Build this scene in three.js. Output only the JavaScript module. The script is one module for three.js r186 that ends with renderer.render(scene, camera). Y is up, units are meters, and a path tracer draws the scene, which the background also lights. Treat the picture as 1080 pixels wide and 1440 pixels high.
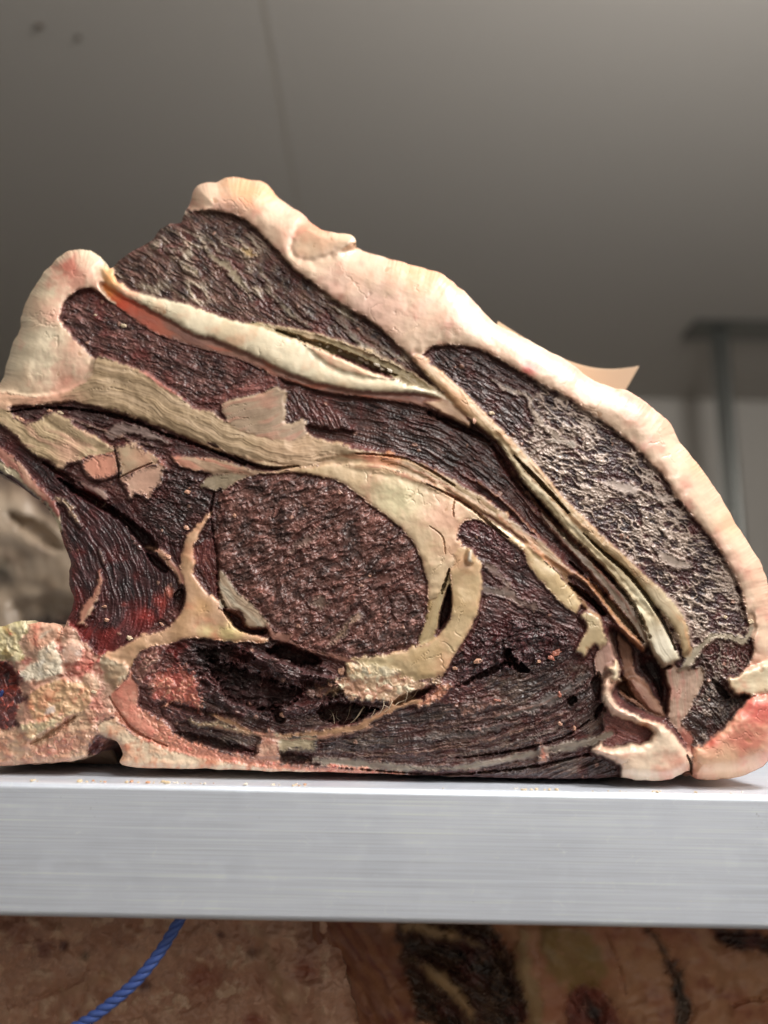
import * as THREE from 'three';
import { mergeGeometries } from 'three/addons/utils/BufferGeometryUtils.js';

// ------------------------------------------------------------------ camera, exposure, lamp
const scene = new THREE.Scene();
scene.background = new THREE.Color(0x000000);
const PW = 1080, PH = 1440, FPX = 1083;                 // the photograph's frame and focal length in its pixels
const CAM = new THREE.Vector3(0, 0.0528, 0.41);         // the shelf's top is y = 0, the cut face of the beef is z = 0
const camera = new THREE.PerspectiveCamera(2 * Math.atan(PH / 2 / FPX) * 180 / Math.PI, PW / PH, 0.02, 30);
camera.position.copy(CAM);
camera.rotation.set(12 * Math.PI / 180, 0, 0.018, 'YXZ');
camera.focus = 0.405; camera.userData.fStop = camera.getFocalLength() / 9;
camera.updateMatrixWorld(true);
const renderer = new THREE.WebGLRenderer({ antialias: true });
renderer.setSize(768, 1024);
renderer.toneMapping = THREE.LinearToneMapping;
renderer.toneMappingExposure = 1.0;
renderer.shadowMap.enabled = true;

const LAMPS = [[0.48, 0.88, 0.20, 3.2], [0.40, 0.72, 0.72, 1.45]];       // a ceiling lamp above the shelf, and an added fill lamp behind the camera
for (const [x, y, z, power] of LAMPS) {
  const l = new THREE.PointLight(new THREE.Color(1, 0.965, 0.93), power);
  l.position.set(x, y, z); l.castShadow = true; l.shadow.radius = 6; l.name = 'lamp_and_fill_bulb'; scene.add(l);
}

// ------------------------------------------------------------------ helpers
const rightV = new THREE.Vector3(), upV = new THREE.Vector3(), backV = new THREE.Vector3();
camera.matrixWorld.extractBasis(rightV, upV, backV);
function at(px, py, z, out = new THREE.Vector3()) {      // the point at depth z that stands where the photo shows pixel (px, py)
  const a = (px - PW / 2) / FPX, b = -(py - PH / 2) / FPX;
  const dx = rightV.x * a + upV.x * b - backV.x, dy = rightV.y * a + upV.y * b - backV.y, dz = rightV.z * a + upV.z * b - backV.z;
  const t = (z - CAM.z) / dz;
  return out.set(CAM.x + dx * t, CAM.y + dy * t, z);
}
let seed = 12345;
const rnd = () => { seed = (seed + 0x6d2b79f5) | 0; let t = Math.imul(seed ^ (seed >>> 15), 1 | seed); t = (t + Math.imul(t ^ (t >>> 7), 61 | t)) ^ t; return ((t ^ (t >>> 14)) >>> 0) / 4294967296; };
const PERM = new Uint8Array(512);
{ const p = [...Array(256).keys()]; for (let i = 255; i > 0; i--) { const j = (rnd() * (i + 1)) | 0; [p[i], p[j]] = [p[j], p[i]]; } for (let i = 0; i < 512; i++) PERM[i] = p[i & 255]; }
const GX = new Float32Array(256), GY = new Float32Array(256), HX = new Float32Array(256), HY = new Float32Array(256), HV = new Float32Array(256);
for (let i = 0; i < 256; i++) { const a = rnd() * Math.PI * 2; GX[i] = Math.cos(a); GY[i] = Math.sin(a); HX[i] = rnd(); HY[i] = rnd(); HV[i] = rnd(); }
function noise(x, y) {                                   // Perlin, about -1 .. 1
  const xi = Math.floor(x), yi = Math.floor(y), fx = x - xi, fy = y - yi, X = xi & 255, Y = yi & 255;
  const u = fx * fx * fx * (fx * (fx * 6 - 15) + 10), v = fy * fy * fy * (fy * (fy * 6 - 15) + 10);
  const a = PERM[PERM[X] + Y], b = PERM[PERM[X + 1 & 255] + Y], c = PERM[PERM[X] + (Y + 1 & 255)], d = PERM[PERM[X + 1 & 255] + (Y + 1 & 255)];
  const n00 = GX[a] * fx + GY[a] * fy, n10 = GX[b] * (fx - 1) + GY[b] * fy, n01 = GX[c] * fx + GY[c] * (fy - 1), n11 = GX[d] * (fx - 1) + GY[d] * (fy - 1);
  const l = n00 + (n10 - n00) * u, m = n01 + (n11 - n01) * u;
  return (l + (m - l) * v) * 1.45;
}
const fbm = (x, y) => noise(x, y) * 0.55 + noise(x * 2.1 + 7, y * 2.1 - 3) * 0.3 + noise(x * 4.3 - 5, y * 4.3 + 11) * 0.15;
const W = { d: 0, id: 0 };
function worley(x, y) {                                  // W.d: 0 on a cell border .. ~1 inside; W.id: a value of the cell
  const xi = Math.floor(x), yi = Math.floor(y); let f1 = 9, f2 = 9, id = 0;
  for (let j = -1; j <= 1; j++) for (let i = -1; i <= 1; i++) {
    const h = PERM[PERM[(xi + i) & 255] + ((yi + j) & 255)], dx = xi + i + HX[h] - x, dy = yi + j + HY[h] - y, d = dx * dx + dy * dy;
    if (d < f1) { f2 = f1; f1 = d; id = h; } else if (d < f2) f2 = d;
  }
  W.d = Math.sqrt(f2) - Math.sqrt(f1); W.id = HV[id];
}
const clamp = (x, a = 0, b = 1) => x < a ? a : x > b ? b : x;
const ss = (a, b, x) => { const t = clamp((x - a) / (b - a)); return t * t * (3 - 2 * t); };
const lin = (c) => c <= 0.04045 ? c / 12.92 : ((c + 0.055) / 1.055) ** 2.4;
const col = (hex) => [16, 8, 0].map((s) => lin(((hex >> s) & 255) / 255) * 0.82);
function spline(flat, closed, sub = 7) {                 // Catmull-Rom through x, y pairs
  const n = flat.length / 2, out = [];
  const p = (i) => closed ? (i + n) % n : clamp(i, 0, n - 1);
  for (let i = 0; i < (closed ? n : n - 1); i++) {
    const a = p(i - 1) * 2, b = p(i) * 2, c = p(i + 1) * 2, d = p(i + 2) * 2;
    for (let k = 0; k < sub; k++) {
      const t = k / sub, t2 = t * t, t3 = t2 * t;
      for (let e = 0; e < 2; e++) out.push(0.5 * (2 * flat[b + e] + (flat[c + e] - flat[a + e]) * t + (2 * flat[a + e] - 5 * flat[b + e] + 4 * flat[c + e] - flat[d + e]) * t2 + (3 * flat[b + e] - flat[a + e] - 3 * flat[c + e] + flat[d + e]) * t3));
    }
  }
  if (!closed) out.push(flat[flat.length - 2], flat[flat.length - 1]);
  return out;
}
function stripPoly(s) {                                  // x, y, half width triples -> closed outline
  const n = s.length / 3, xy = [], w = [];
  for (let i = 0; i < n; i++) { xy.push(s[i * 3], s[i * 3 + 1]); w.push(s[i * 3 + 2], 0); }
  const c = spline(xy, false, 6), h = spline(w, false, 6), m = c.length / 2, L = [], R = [];
  for (let i = 0; i < m; i++) {
    const a = Math.max(i - 1, 0), b = Math.min(i + 1, m - 1), dx = c[b * 2] - c[a * 2], dy = c[b * 2 + 1] - c[a * 2 + 1], l = Math.hypot(dx, dy) || 1, k = Math.max(h[i * 2], 0.4);
    L.push([c[i * 2] - dy / l * k, c[i * 2 + 1] + dx / l * k]); R.unshift([c[i * 2] + dy / l * k, c[i * 2 + 1] - dx / l * k]);
  }
  return { poly: [...L, ...R].flat(), line: c };
}
function scan(poly, g, put) {                            // calls put(index) on the grid points inside a polygon
  const n = poly.length / 2;
  for (let j = 0; j < g.h; j++) {
    const y = g.y0 + j * g.step + 1e-3, xs = [];
    for (let i = 0; i < n; i++) {
      const k = (i + 1) % n, ya = poly[i * 2 + 1], yb = poly[k * 2 + 1];
      if ((ya <= y) !== (yb <= y)) xs.push(poly[i * 2] + (y - ya) / (yb - ya) * (poly[k * 2] - poly[i * 2]));
    }
    xs.sort((a, b) => a - b);
    for (let i = 0; i + 1 < xs.length; i += 2) for (let x = Math.max(0, Math.ceil((xs[i] - g.x0) / g.step)); x <= Math.min(g.w - 1, (xs[i + 1] - g.x0) / g.step); x++) put(j * g.w + x);
  }
}
function distances(g, isEdge, kin) {                          // distance in pixels to the nearest edge point (two sweeps with vectors)
  const { w, h } = g, N = w * h, ox = new Int16Array(N), oy = new Int16Array(N), d = new Float32Array(N).fill(1e6);
  for (let i = 0; i < N; i++) if (isEdge(i)) d[i] = 0;
  const tryFrom = (i, k, dx, dy) => { if (d[k] >= 1e6 || (kin && kin[k] !== kin[i])) return; const x = ox[k] + dx, y = oy[k] + dy, v = x * x + y * y; if (v < d[i]) { d[i] = v; ox[i] = x; oy[i] = y; } };
  for (let y = 0; y < h; y++) {
    for (let x = 0; x < w; x++) { const i = y * w + x; if (y) { tryFrom(i, i - w, 0, 1); if (x) tryFrom(i, i - w - 1, 1, 1); if (x < w - 1) tryFrom(i, i - w + 1, -1, 1); } if (x) tryFrom(i, i - 1, 1, 0); }
    for (let x = w - 2; x >= 0; x--) { const i = y * w + x; tryFrom(i, i + 1, -1, 0); }
  }
  for (let y = h - 1; y >= 0; y--) {
    for (let x = w - 1; x >= 0; x--) { const i = y * w + x; if (y < h - 1) { tryFrom(i, i + w, 0, -1); if (x) tryFrom(i, i + w - 1, 1, -1); if (x < w - 1) tryFrom(i, i + w + 1, -1, -1); } if (x < w - 1) tryFrom(i, i + 1, -1, 0); }
    for (let x = 1; x < w; x++) { const i = y * w + x; tryFrom(i, i - 1, 1, 0); }
  }
  for (let i = 0; i < N; i++) d[i] = Math.sqrt(d[i]) * g.step;
  return d;
}
function blur(a, g, r, inside) {                         // a soft average over the points inside
  const { w, h } = g, t = new Float32Array(a.length);
  for (const [src, dst, s] of [[a, t, 1], [t, a, w]]) for (let y = 0; y < h; y++) for (let x = 0; x < w; x++) {
    const i = y * w + x; if (!inside[i]) { dst[i] = src[i]; continue; }
    let sum = 0, k = 0; const c = s === 1 ? x : y, m = s === 1 ? w : h;
    for (let o = -Math.ceil(r * 2); o <= r * 2; o++) { if (c + o < 0 || c + o >= m || !inside[i + o * s]) continue; const q = Math.exp(-o * o / (2 * r * r)); sum += src[i + o * s] * q; k += q; }
    dst[i] = sum / k;
  }
}

// ------------------------------------------------------------------ what the surfaces of meat are made of
const mats = {};
function mat(k, o) { mats[k] = new THREE.MeshPhysicalMaterial({ vertexColors: true, side: THREE.DoubleSide, ...o }); mats[k].name = k; return mats[k]; }
mat('muscle', { roughness: 0.46, specularIntensity: 0.6, clearcoat: 0.3, clearcoatRoughness: 0.24 });
mat('fat', { roughness: 0.44, clearcoat: 0.25, clearcoatRoughness: 0.3, sheen: 0.1, sheenColor: new THREE.Color(1, 0.8, 0.65), sheenRoughness: 0.6 });
mat('fascia', { roughness: 0.52 });
mat('bone', { roughness: 0.48, clearcoat: 0.25, clearcoatRoughness: 0.22 });
mat('wetmuscle', { roughness: 0.42, specularIntensity: 0.6, clearcoat: 0.25, clearcoatRoughness: 0.28 });
mat('wet', { roughness: 0.3, clearcoat: 0.5, clearcoatRoughness: 0.2 });

const T = { z: 0, r: 0, g: 0, b: 0 };                    // one sample: relief in mm and colour
const put3 = (c) => { T.r = c[0]; T.g = c[1]; T.b = c[2]; };
const mix3 = (c, t) => { T.r += (c[0] - T.r) * t; T.g += (c[1] - T.g) * t; T.b += (c[2] - T.b) * t; };
const mul3 = (k) => { T.r *= k; T.g *= k; T.b *= k; };
const KIND = {
  muscle(R, x, y, u, v, d) {                             // flakes of fibre bundles over a darker ground, fine strands, grain, splits, marbling and crumbs
    const L = R.len, B = R.wid, wu = u + fbm(x / 60, y / 60) * L * 0.4, wv = v + fbm(x / 85 + 9, y / 85) * B * 1.3, sk = R.sk ?? 1;
    const f1 = fbm(wu / L, wv / B), f2 = fbm(wu / (L * 0.45) + 31, wv / (B * 0.45) + 7), str = noise(wu / (L * 0.8) + 5, wv / 1.7), g1 = noise(x / 1.4, y / 1.4), g2 = noise(x / 3.1, y / 3.1), pt = fbm(x / 62 + 4, y / 62), pt2 = noise(x / 24 + 60, y / 24);
    const lf = fbm(wu / (L * 1.7) + 400, wv / (B * 2.1) + 90), lump = ss(-0.12, 0.38, lf + 0.15 * f1);
    const q = f1 + 0.4 * f2 + 0.14 * g2 + (R.cov ?? 0), flake = ss(-0.3, 0.34, q + 0.10 * g1), fl2 = ss(0.02, 0.5, f2 + 0.35 * str + 0.1 * g1), split = ss(0.84, 1, 1 - Math.abs(noise(wu / (L * 1.4) + 60, wv / (B * 1.2))) * 2) * ss(-0.15, 0.25, noise(x / 34, y / 34 + 50));
    T.z = R.amp * (0.75 * flake + 0.35 * fl2 - 0.9 * split + (R.lump ?? 0.6) * lump) + (R.fib ?? 0.12) * (str * 0.6 * sk + 0.9 * g2) + 0.075 * g1 + (R.mac ?? 1.0) * pt + (R.big ?? 0) * (fbm(x / 30 + 300, y / 22) + 0.5 * Math.abs(noise(x / 15 + 20, y / 12)));
    const c1 = fbm(wu / (L * 1.2) + 777, wv / (B * 1.2) + 55), c2 = fbm(wu / (L * 0.5) + 131, wv / (B * 0.5) + 207), c3 = fbm(wu / (L * 2.2) + 611, wv / (B * 2.6) + 18);   // the tone of the fibres, on its own, not following the relief
    put3(R.dark); mul3(0.85); mix3(R.mid, clamp(0.33 + 0.85 * c1 + 0.5 * c3 + 0.4 * pt + 0.2 * pt2)); mix3(R.lite, clamp(0.06 + 0.8 * c2 + 0.5 * pt2 * c1) * 0.75);
    if (R.red) mix3(R.red, ss(0.05, 0.5, fbm(x / 40 + 200, y / 40)) * 0.6);
    if (R.net) {                                         // marbling: pale fat between dark cells
      const n1 = fbm(wu / 20 + 90, wv / 9), n2 = 1 - Math.abs(noise(wu / 22 + 20, wv / 12)) * 2.2, p = noise(x / 60 + 20, y / 60) * 0.35 + noise(x / 22, y / 22 + 8) * 0.25;
      const m = ss(0.0, 0.42, Math.max(n1 * 1.2, n2 - 0.62) + p + R.net - 0.35 + 0.12 * g2);
      mix3(R.netc, m * (0.8 + 0.12 * noise(x / 3 + 31, y / 3))); T.z += m * 0.75 - 0.3;
    }
    if (R.vein) { const rv = 1 - Math.abs(noise(wu / 42 + 70, wv / 15)) * 2, m = ss(0.35, 0.85, rv + 0.25 * f2) * ss(-0.1, 0.3, noise(x / 75 + 31, y / 60)) * R.vein; mix3(R.netc, m * 0.8); T.z += m * 0.4; }
    { const h1 = noise(x / 1.4 + 500, y / 1.4), h2 = noise(x / 3.1 + 300, y / 3.1), hs = noise(wu / (L * 0.8) + 905, wv / 1.7); mul3(Math.max(0.3, 0.62 + 0.62 * clamp(0.5 + 0.6 * h1 + 0.4 * h2) + 0.16 * sk * hs + 0.16 * pt2)); }
    if (R.hot) for (const [hx, hy, hr, hc, hk] of R.hot) { const q = ss(1.25, 0.1, Math.hypot(x - hx, y - hy) / hr + 0.7 * f1 + 0.3 * pt2 + 0.15 * g2); if (q > 0) mix3(hc, q * hk); }
    worley(x / 8.5 + 13, y / 8.5 + 80);
    if (W.id > 0.965 && W.d > 0.45) { const m = ss(0.45, 0.62, W.d); T.z += m * 0.5; mix3(CRUMB, m * 0.6); }
    T.z -= ss(4, 0, d) * (R.groove ?? 0.6); mix3(R.rim ?? RIMM, ss(7, 1, d + 4 * pt2 + 2 * g2) * (R.rimk ?? 0.3));
  },
  fat(R, x, y, u, v, d) {
    const a = fbm(x / 58, y / 58), b = fbm(x / 19 + 30, y / 19), c = noise(x / 6, y / 6), f = noise(x / 1.6, y / 1.6), st = noise(u / 60 + 4, v / 9), st2 = noise(u / 30, v / 2.6 + 6);
    const rv = 1 - Math.abs(noise(u / 40 + 11, v / 22 + 2 + b * 0.7)) * 2, crease = ss(0.9, 1.0, rv) * ss(0.1, 0.4, noise(x / 60 + 90, y / 60));
    const facet = Math.max(0, noise(x / 26 + 7 + 0.6 * b, y / 20 + 70)) ;
    T.z = R.amp * (1.1 * a + 0.26 * b + 0.05 * c + 0.05 * st + 0.012 * st2 + 0.15 * facet) + 0.018 * f - crease * 0.35;
    put3(R.c); mix3(R.c2, ss(-0.2, 0.5, a + 0.35 * noise(x / 24 + 60, y / 24))); if (R.c3) mix3(R.c3, ss(0.05, 0.6, fbm(x / 38 + 120, y / 38 + 40) + 0.08 * c) * 0.8);
    mul3(0.96 + 0.05 * c + 0.035 * f + 0.02 * st2 + 0.05 * b);
    if (R.hot) for (const [hx, hy, hr, hc, hk] of R.hot) { const q = ss(1.2, 0.05, Math.hypot(x - hx, (y - hy) * 1.15) / hr + 0.45 * b + 0.16 * c); if (q > 0) mix3(hc, q * hk); }
    const rim = ss(6, 0.5, d + 3 * b + 1.2 * c); mix3(R.rim ?? RIMC, rim * (R.rimk ?? 0.28));
    worley(x / 12 + 33, y / 12 + 5); if (W.id > 0.965 && W.d > 0.5) { mix3(STAIN, ss(0.5, 0.7, W.d) * 0.5); T.z -= 0.08; }
  },
  fascia(R, x, y, u, v, d) {                             // sheets of connective tissue: long lines, lifted layers, dry cracks
    const wv = v + fbm(x / 60, y / 60) * 9 + noise(x / 17, y / 17) * 1.2, lay = noise(u / 120 + 3, wv / 12), l2 = noise(u / 60, wv / 4.6), l3 = noise(u / 30 + 8, wv / 1.6), b = fbm(x / 23, y / 23), f = noise(x / 1.6, y / 1.6), c = noise(x / 5, y / 5);
    const step = ss(-0.05, 0.05, lay) + ss(0.28, 0.36, lay + 0.1 * b), rv = 1 - Math.abs(noise(u / 70 + 40, wv / 8)) * 2, crack = ss(0.94, 1, rv) * ss(0.15, 0.35, noise(x / 40 + 12, y / 40));
    T.z = R.amp * (0.15 * step + 0.10 * l2 + 0.06 * l3 + 0.5 * b) + 0.02 * f - crack * 0.6;
    put3(R.c); mix3(R.c2, clamp(0.5 + 0.7 * lay + 0.5 * b + 0.2 * l2)); if (R.c3) mix3(R.c3, ss(0.05, 0.55, noise(u / 60 + 80, wv / 9 + 30) + 0.4 * b) * 0.8);
    mul3(0.93 + 0.1 * l3 + 0.08 * l2 + 0.05 * f + 0.06 * c);
    if (R.hot) for (const [hx, hy, hr, hc, hk] of R.hot) { const q = ss(1.2, 0.05, Math.hypot(x - hx, y - hy) / hr + 0.45 * b + 0.1 * c); if (q > 0) mix3(hc, q * hk); }
    const rim = ss(3.5, 0.5, d + 2.5 * b + c); mix3(R.rim ?? RIMB, rim * (R.rimk ?? 0.25));
  },
  crumb(R, x, y, u, v, d) {                              // crumbly tissue: small ragged lumps
    const wx = x + noise(x / 9, y / 9) * 4, wy = y + noise(x / 9 + 40, y / 9) * 4;
    worley(wx / R.wid, wy / R.wid); const bd = W.d, id = W.id; worley(wx / R.wid * 2.2 + 9, wy / R.wid * 2.2); const id2 = W.id, b2 = W.d, f = noise(x / 2.1, y / 2.1), b = fbm(x / 20, y / 20);
    T.z = R.amp * (0.55 * ss(0, 0.6, bd) * (0.3 + id) + 0.35 * ss(0, 0.5, b2) * id2 + 1.2 * b) + 0.05 * f;
    put3(R.c); mix3(R.c2, id); if (R.c3) mix3(R.c3, ss(0.55, 0.9, id2 * 0.6 + id * 0.3 + 0.4 * b)); mul3(0.88 + 0.14 * f + 0.2 * (id2 - 0.5)); if (R.hot) for (const [hx, hy, hr, hc, hk] of R.hot) { const q = ss(1.25, 0.1, Math.hypot(x - hx, y - hy) / hr + 0.6 * b + 0.15 * f); if (q > 0) mix3(hc, q * hk); }
  },
  bone(R, x, y, u, v, d) {                               // sawn bone and cartilage: smooth, porous spots, chipped rims
    const a = fbm(x / 30, y / 30), b = fbm(x / 11 + 8, y / 11), f = noise(x / 2.2, y / 2.2), c = noise(x / 4.5, y / 4.5);
    worley(x / 4.2, y / 4.2); const pore = (1 - ss(0.1, 0.35, W.d)) * 0.6 * ss(0.15, 0.5, noise(x / 26 + 17, y / 26));
    const ch = noise(x / 15 + 5 + b, y / 12 + 8); T.z = R.amp * (0.9 * a + 0.4 * b + 0.04 * c + 0.65 * Math.abs(ch) + 0.05 * Math.abs(noise(x / 7 + 3, y / 6))) + 0.015 * f - pore * 0.15;
    put3(R.c); mix3(R.c2, ss(-0.3, 0.5, a + 0.4 * b)); if (R.c3) mix3(R.c3, ss(0.0, 0.5, fbm(x / 20 + 55, y / 20) + 0.08 * c) * 0.9); mul3(0.95 + 0.04 * c + 0.04 * f + 0.08 * b); mix3(RIMC, ss(4, 0.5, d + 3 * b) * 0.3); if (R.hot) for (const [hx, hy, hr, hc, hk] of R.hot) { const q = ss(1.25, 0.1, Math.hypot(x - hx, y - hy) / hr + 0.6 * b + 0.15 * f); if (q > 0) mix3(hc, q * hk); }
  },
};
const FRAY = { muscle: 5, fat: 3, fascia: 3, crumb: 6, bone: 4 };
const RIMC = col(0xd59a84), RIMB = col(0xa06a56), RIMM = col(0x6a3430), CRUMB = col(0xc89a86), STAIN = col(0xb07a50);

// ------------------------------------------------------------------ a body of meat: a cut face in relief, split into its tissues, with sides and a back
function relief(o) {
  const root = new THREE.Group(); root.name = o.name; root.userData = { label: o.label, category: o.category }; if (o.group) root.userData.group = o.group;
  scene.add(root);
  const st = o.step, z0 = o.z0, out = spline(o.outline, true, 6);
  for (let i = 0; i < out.length; i += 2) { const x = out[i], y = out[i + 1]; out[i] += noise(x / 13, y / 13) * (o.rag ?? 1.3) + noise(x / 4, y / 4) * 0.5; out[i + 1] += noise(x / 13 + 40, y / 13) * (o.rag ?? 1.3) + noise(x / 4 + 9, y / 4) * 0.5; }
  let x0 = 1e9, y0 = 1e9, x1 = -1e9, y1 = -1e9;
  for (let i = 0; i < out.length; i += 2) { x0 = Math.min(x0, out[i]); x1 = Math.max(x1, out[i]); y0 = Math.min(y0, out[i + 1]); y1 = Math.max(y1, out[i + 1]); }
  const g = { x0: Math.floor(x0) - 4 * st, y0: Math.floor(y0) - 4 * st, step: st }; g.w = Math.ceil((x1 - g.x0) / st) + 4; g.h = Math.ceil((y1 - g.y0) / st) + 4;
  const N = g.w * g.h, inside = new Uint8Array(N), label = new Uint8Array(N), under = new Uint8Array(N);
  scan(out, g, (i) => { inside[i] = 1; });
  o.regions.forEach((R, n) => {                          // later regions lie over earlier ones
    if (R.s) { const p = stripPoly(R.s); R.poly = p.poly; R.line = R.line ?? p.line; } else if (R.p) R.poly = spline(R.p, true, 7);
    if (R.g) R.line = spline(R.g, false, 10);
    R.ca = Math.cos((R.ang ?? 0) * Math.PI / 180); R.sa = Math.sin((R.ang ?? 0) * Math.PI / 180);
    if (!R.poly) return;
    const a = R.a ?? 1.2, m = new Uint8Array(N); let bx0 = 1e9, bx1 = -1e9, by0 = 1e9, by1 = -1e9;
    scan(R.poly, g, (i) => { m[i] = 1; const X = i % g.w, Y = (i / g.w) | 0; bx0 = Math.min(bx0, X); bx1 = Math.max(bx1, X); by0 = Math.min(by0, Y); by1 = Math.max(by1, Y); });
    const pad = Math.ceil(a * 2 / st) + 1;
    for (let Y = Math.max(0, by0 - pad); Y <= Math.min(g.h - 1, by1 + pad); Y++) for (let X = Math.max(0, bx0 - pad); X <= Math.min(g.w - 1, bx1 + pad); X++) {
      const x = g.x0 + X * st, y = g.y0 + Y * st;
      const sx = Math.round((x + a * (noise(x / 14 + n, y / 14) + 0.7 * noise(x / 5.5, y / 5.5 + n) + 0.4 * noise(x / 2.3, y / 2.3 + n)) - g.x0) / st), sy = Math.round((y + a * (noise(x / 14 + 50, y / 14 + n) + 0.7 * noise(x / 5.5 + n, y / 5.5 + 30) + 0.4 * noise(x / 2.3 + n, y / 2.3 + 9)) - g.y0) / st);
      if (sx >= 0 && sy >= 0 && sx < g.w && sy < g.h && m[sy * g.w + sx]) { under[Y * g.w + X] = label[Y * g.w + X]; label[Y * g.w + X] = n; }
    }
  });
  { const seen = new Uint8Array(N), stack = new Int32Array(N);         // crumbs of a tissue torn off by its ragged outline go to what surrounds them
    for (let s = 0; s < N; s++) if (inside[s] && !seen[s]) {
      let k = 0, c = 0, next = -1; stack[k++] = s; seen[s] = 1;
      for (let q = 0; q < k; q++) { const i = stack[q]; c++; for (const j of [i - 1, i + 1, i - g.w, i + g.w]) { if (!inside[j]) continue; if (label[j] !== label[s]) next = label[j]; else if (!seen[j]) { seen[j] = 1; stack[k++] = j; } } }
      if (c < 110 / st / st && next >= 0) for (let q = 0; q < k; q++) { under[stack[q]] = label[s]; label[stack[q]] = next; }
    } }
  const dOut = distances(g, (i) => !inside[i]);
  const dReg = distances(g, (i) => { const x = i % g.w, l = label[i]; return (x && label[i - 1] !== l) || (x < g.w - 1 && label[i + 1] !== l) || (i >= g.w && label[i - g.w] !== l) || (i < N - g.w && label[i + g.w] !== l); });
  const dFray = distances(g, (i) => { const l = label[i]; return (inside[i - 1] && label[i - 1] < l) || (inside[i + 1] && label[i + 1] < l) || (inside[i - g.w] && label[i - g.w] < l) || (inside[i + g.w] && label[i + g.w] < l); }, label);
  const H = new Float32Array(N), ro = new Float32Array(N);
  for (let i = 0; i < N; i++) if (inside[i]) {
    const R = o.regions[label[i]], gx = g.x0 + (i % g.w) * st, gy = g.y0 + ((i / g.w) | 0) * st, t = clamp((dReg[i] + Math.min((R.w ?? 10) * 0.3, 2.5) * (noise(gx / 11, gy / 11) + 0.6 * noise(gx / 4.5, gy / 4.5))) / (R.w ?? 10));
    H[i] = (R.h ?? 0) * (R.hk ?? o.hk ?? 1) + (R.b ?? 0) * (R.bk ?? o.bk ?? 1) * Math.sqrt(1 - (1 - t) * (1 - t)); ro[i] = R.ro ?? 10;
    if (R.tilt) H[i] += R.tilt[0] * (g.x0 + (i % g.w) * st - R.tilt[2]) + R.tilt[1] * (g.y0 + ((i / g.w) | 0) * st - R.tilt[3]);
  }
  blur(H, g, (o.soft ?? 1.3) / st, inside); blur(ro, g, 4 / st, inside);
  for (const c of o.carves ?? []) {                      // splits and hollows
    const p = c.s ? stripPoly(c.s).poly : spline(c.p, true, 6), m = new Uint8Array(N); scan(p, g, (i) => { m[i] = 1; });
    const dm = distances(g, (i) => !m[i]);
    for (let i = 0; i < N; i++) if (m[i] && inside[i]) {
      const x = g.x0 + (i % g.w) * st, y = g.y0 + ((i / g.w) | 0) * st, e = dm[i] + (c.n ?? 1.5) * (0.9 * noise(x / 17, y / 17) + noise(x / 6, y / 6) + 0.6 * noise(x / 2.7, y / 2.7));
      H[i] -= c.d * ss(0, c.w ?? 5, e);
    }
  }
  // relief and colour of every point; a point belongs to the tissue of its label
  const pos = new Float32Array(N * 3), nor = new Float32Array(N * 3), use = new Uint8Array(N), P = new THREE.Vector3();
  const uv = [0, 0];
  function flow(R, x, y) {
    if (!R.line) { uv[0] = x * R.ca + y * R.sa; uv[1] = -x * R.sa + y * R.ca; return; }
    const L = R.line; let best = 1e12, arc = 0;
    for (let i = 0; i + 3 < L.length; i += 2) {
      const ax = L[i], ay = L[i + 1], dx = L[i + 2] - ax, dy = L[i + 3] - ay, l2 = dx * dx + dy * dy || 1e-6, l = Math.sqrt(l2), first = i === 0, last = i + 5 >= L.length;
      let t = ((x - ax) * dx + (y - ay) * dy) / l2; if (!first || t > 0) t = Math.max(t, 0); if (!last || t < 1) t = Math.min(t, 1);
      const ex = x - ax - dx * t, ey = y - ay - dy * t, q = ex * ex + ey * ey;
      if (q < best) { best = q; uv[0] = arc + t * l; uv[1] = (dx * ey - dy * ex) / l; }
      arc += l;
    }
  }
  const sample = (R, U, x, y, d, rim) => {                    // towards its border a tissue frays into what it lies on
    const f = R.f ?? FRAY[R.k]; let w = 1, z = 0, r = 0, gg = 0, bb = 0;
    if (U && U !== R && d < f * 1.6) {
      w = ss(0, 1, (d + f * (0.45 * noise(x / 6.5 + 70, y / 6.5) + 0.4 * noise(x / 2.6, y / 2.6 + 40))) / f);
      if (w < 1) { flow(U, x, y); KIND[U.k](U, x, y, uv[0], uv[1], 99); z = T.z; r = T.r; gg = T.g; bb = T.b; }
    }
    flow(R, x, y); KIND[R.k](R, x, y, uv[0], uv[1], rim);
    if (w < 1) { T.z = z + (T.z - z) * w; T.r = r + (T.r - r) * w; T.g = gg + (T.g - gg) * w; T.b = bb + (T.b - bb) * w; }
  };
  const C = new Float32Array(N * 3);
  for (let i = 0; i < N; i++) if (inside[i]) {
    const x = g.x0 + (i % g.w) * st, y = g.y0 + ((i / g.w) | 0) * st, R = o.regions[label[i]];
    sample(R, o.regions[under[i]], x, y, dFray[i], R.k === 'muscle' ? dReg[i] : dFray[i]);
    const r = ro[i], t = 1 - clamp(dOut[i] / r);
    H[i] += T.z * (R.tex ?? 1) + (o.macro ? o.macro(x, y) : 0) - r * 0.37 * (1 - Math.sqrt(Math.max(0, 1 - t * t))) * (o.rk ?? 1);
    C[i * 3] = T.r; C[i * 3 + 1] = T.g; C[i * 3 + 2] = T.b;
  }
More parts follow.
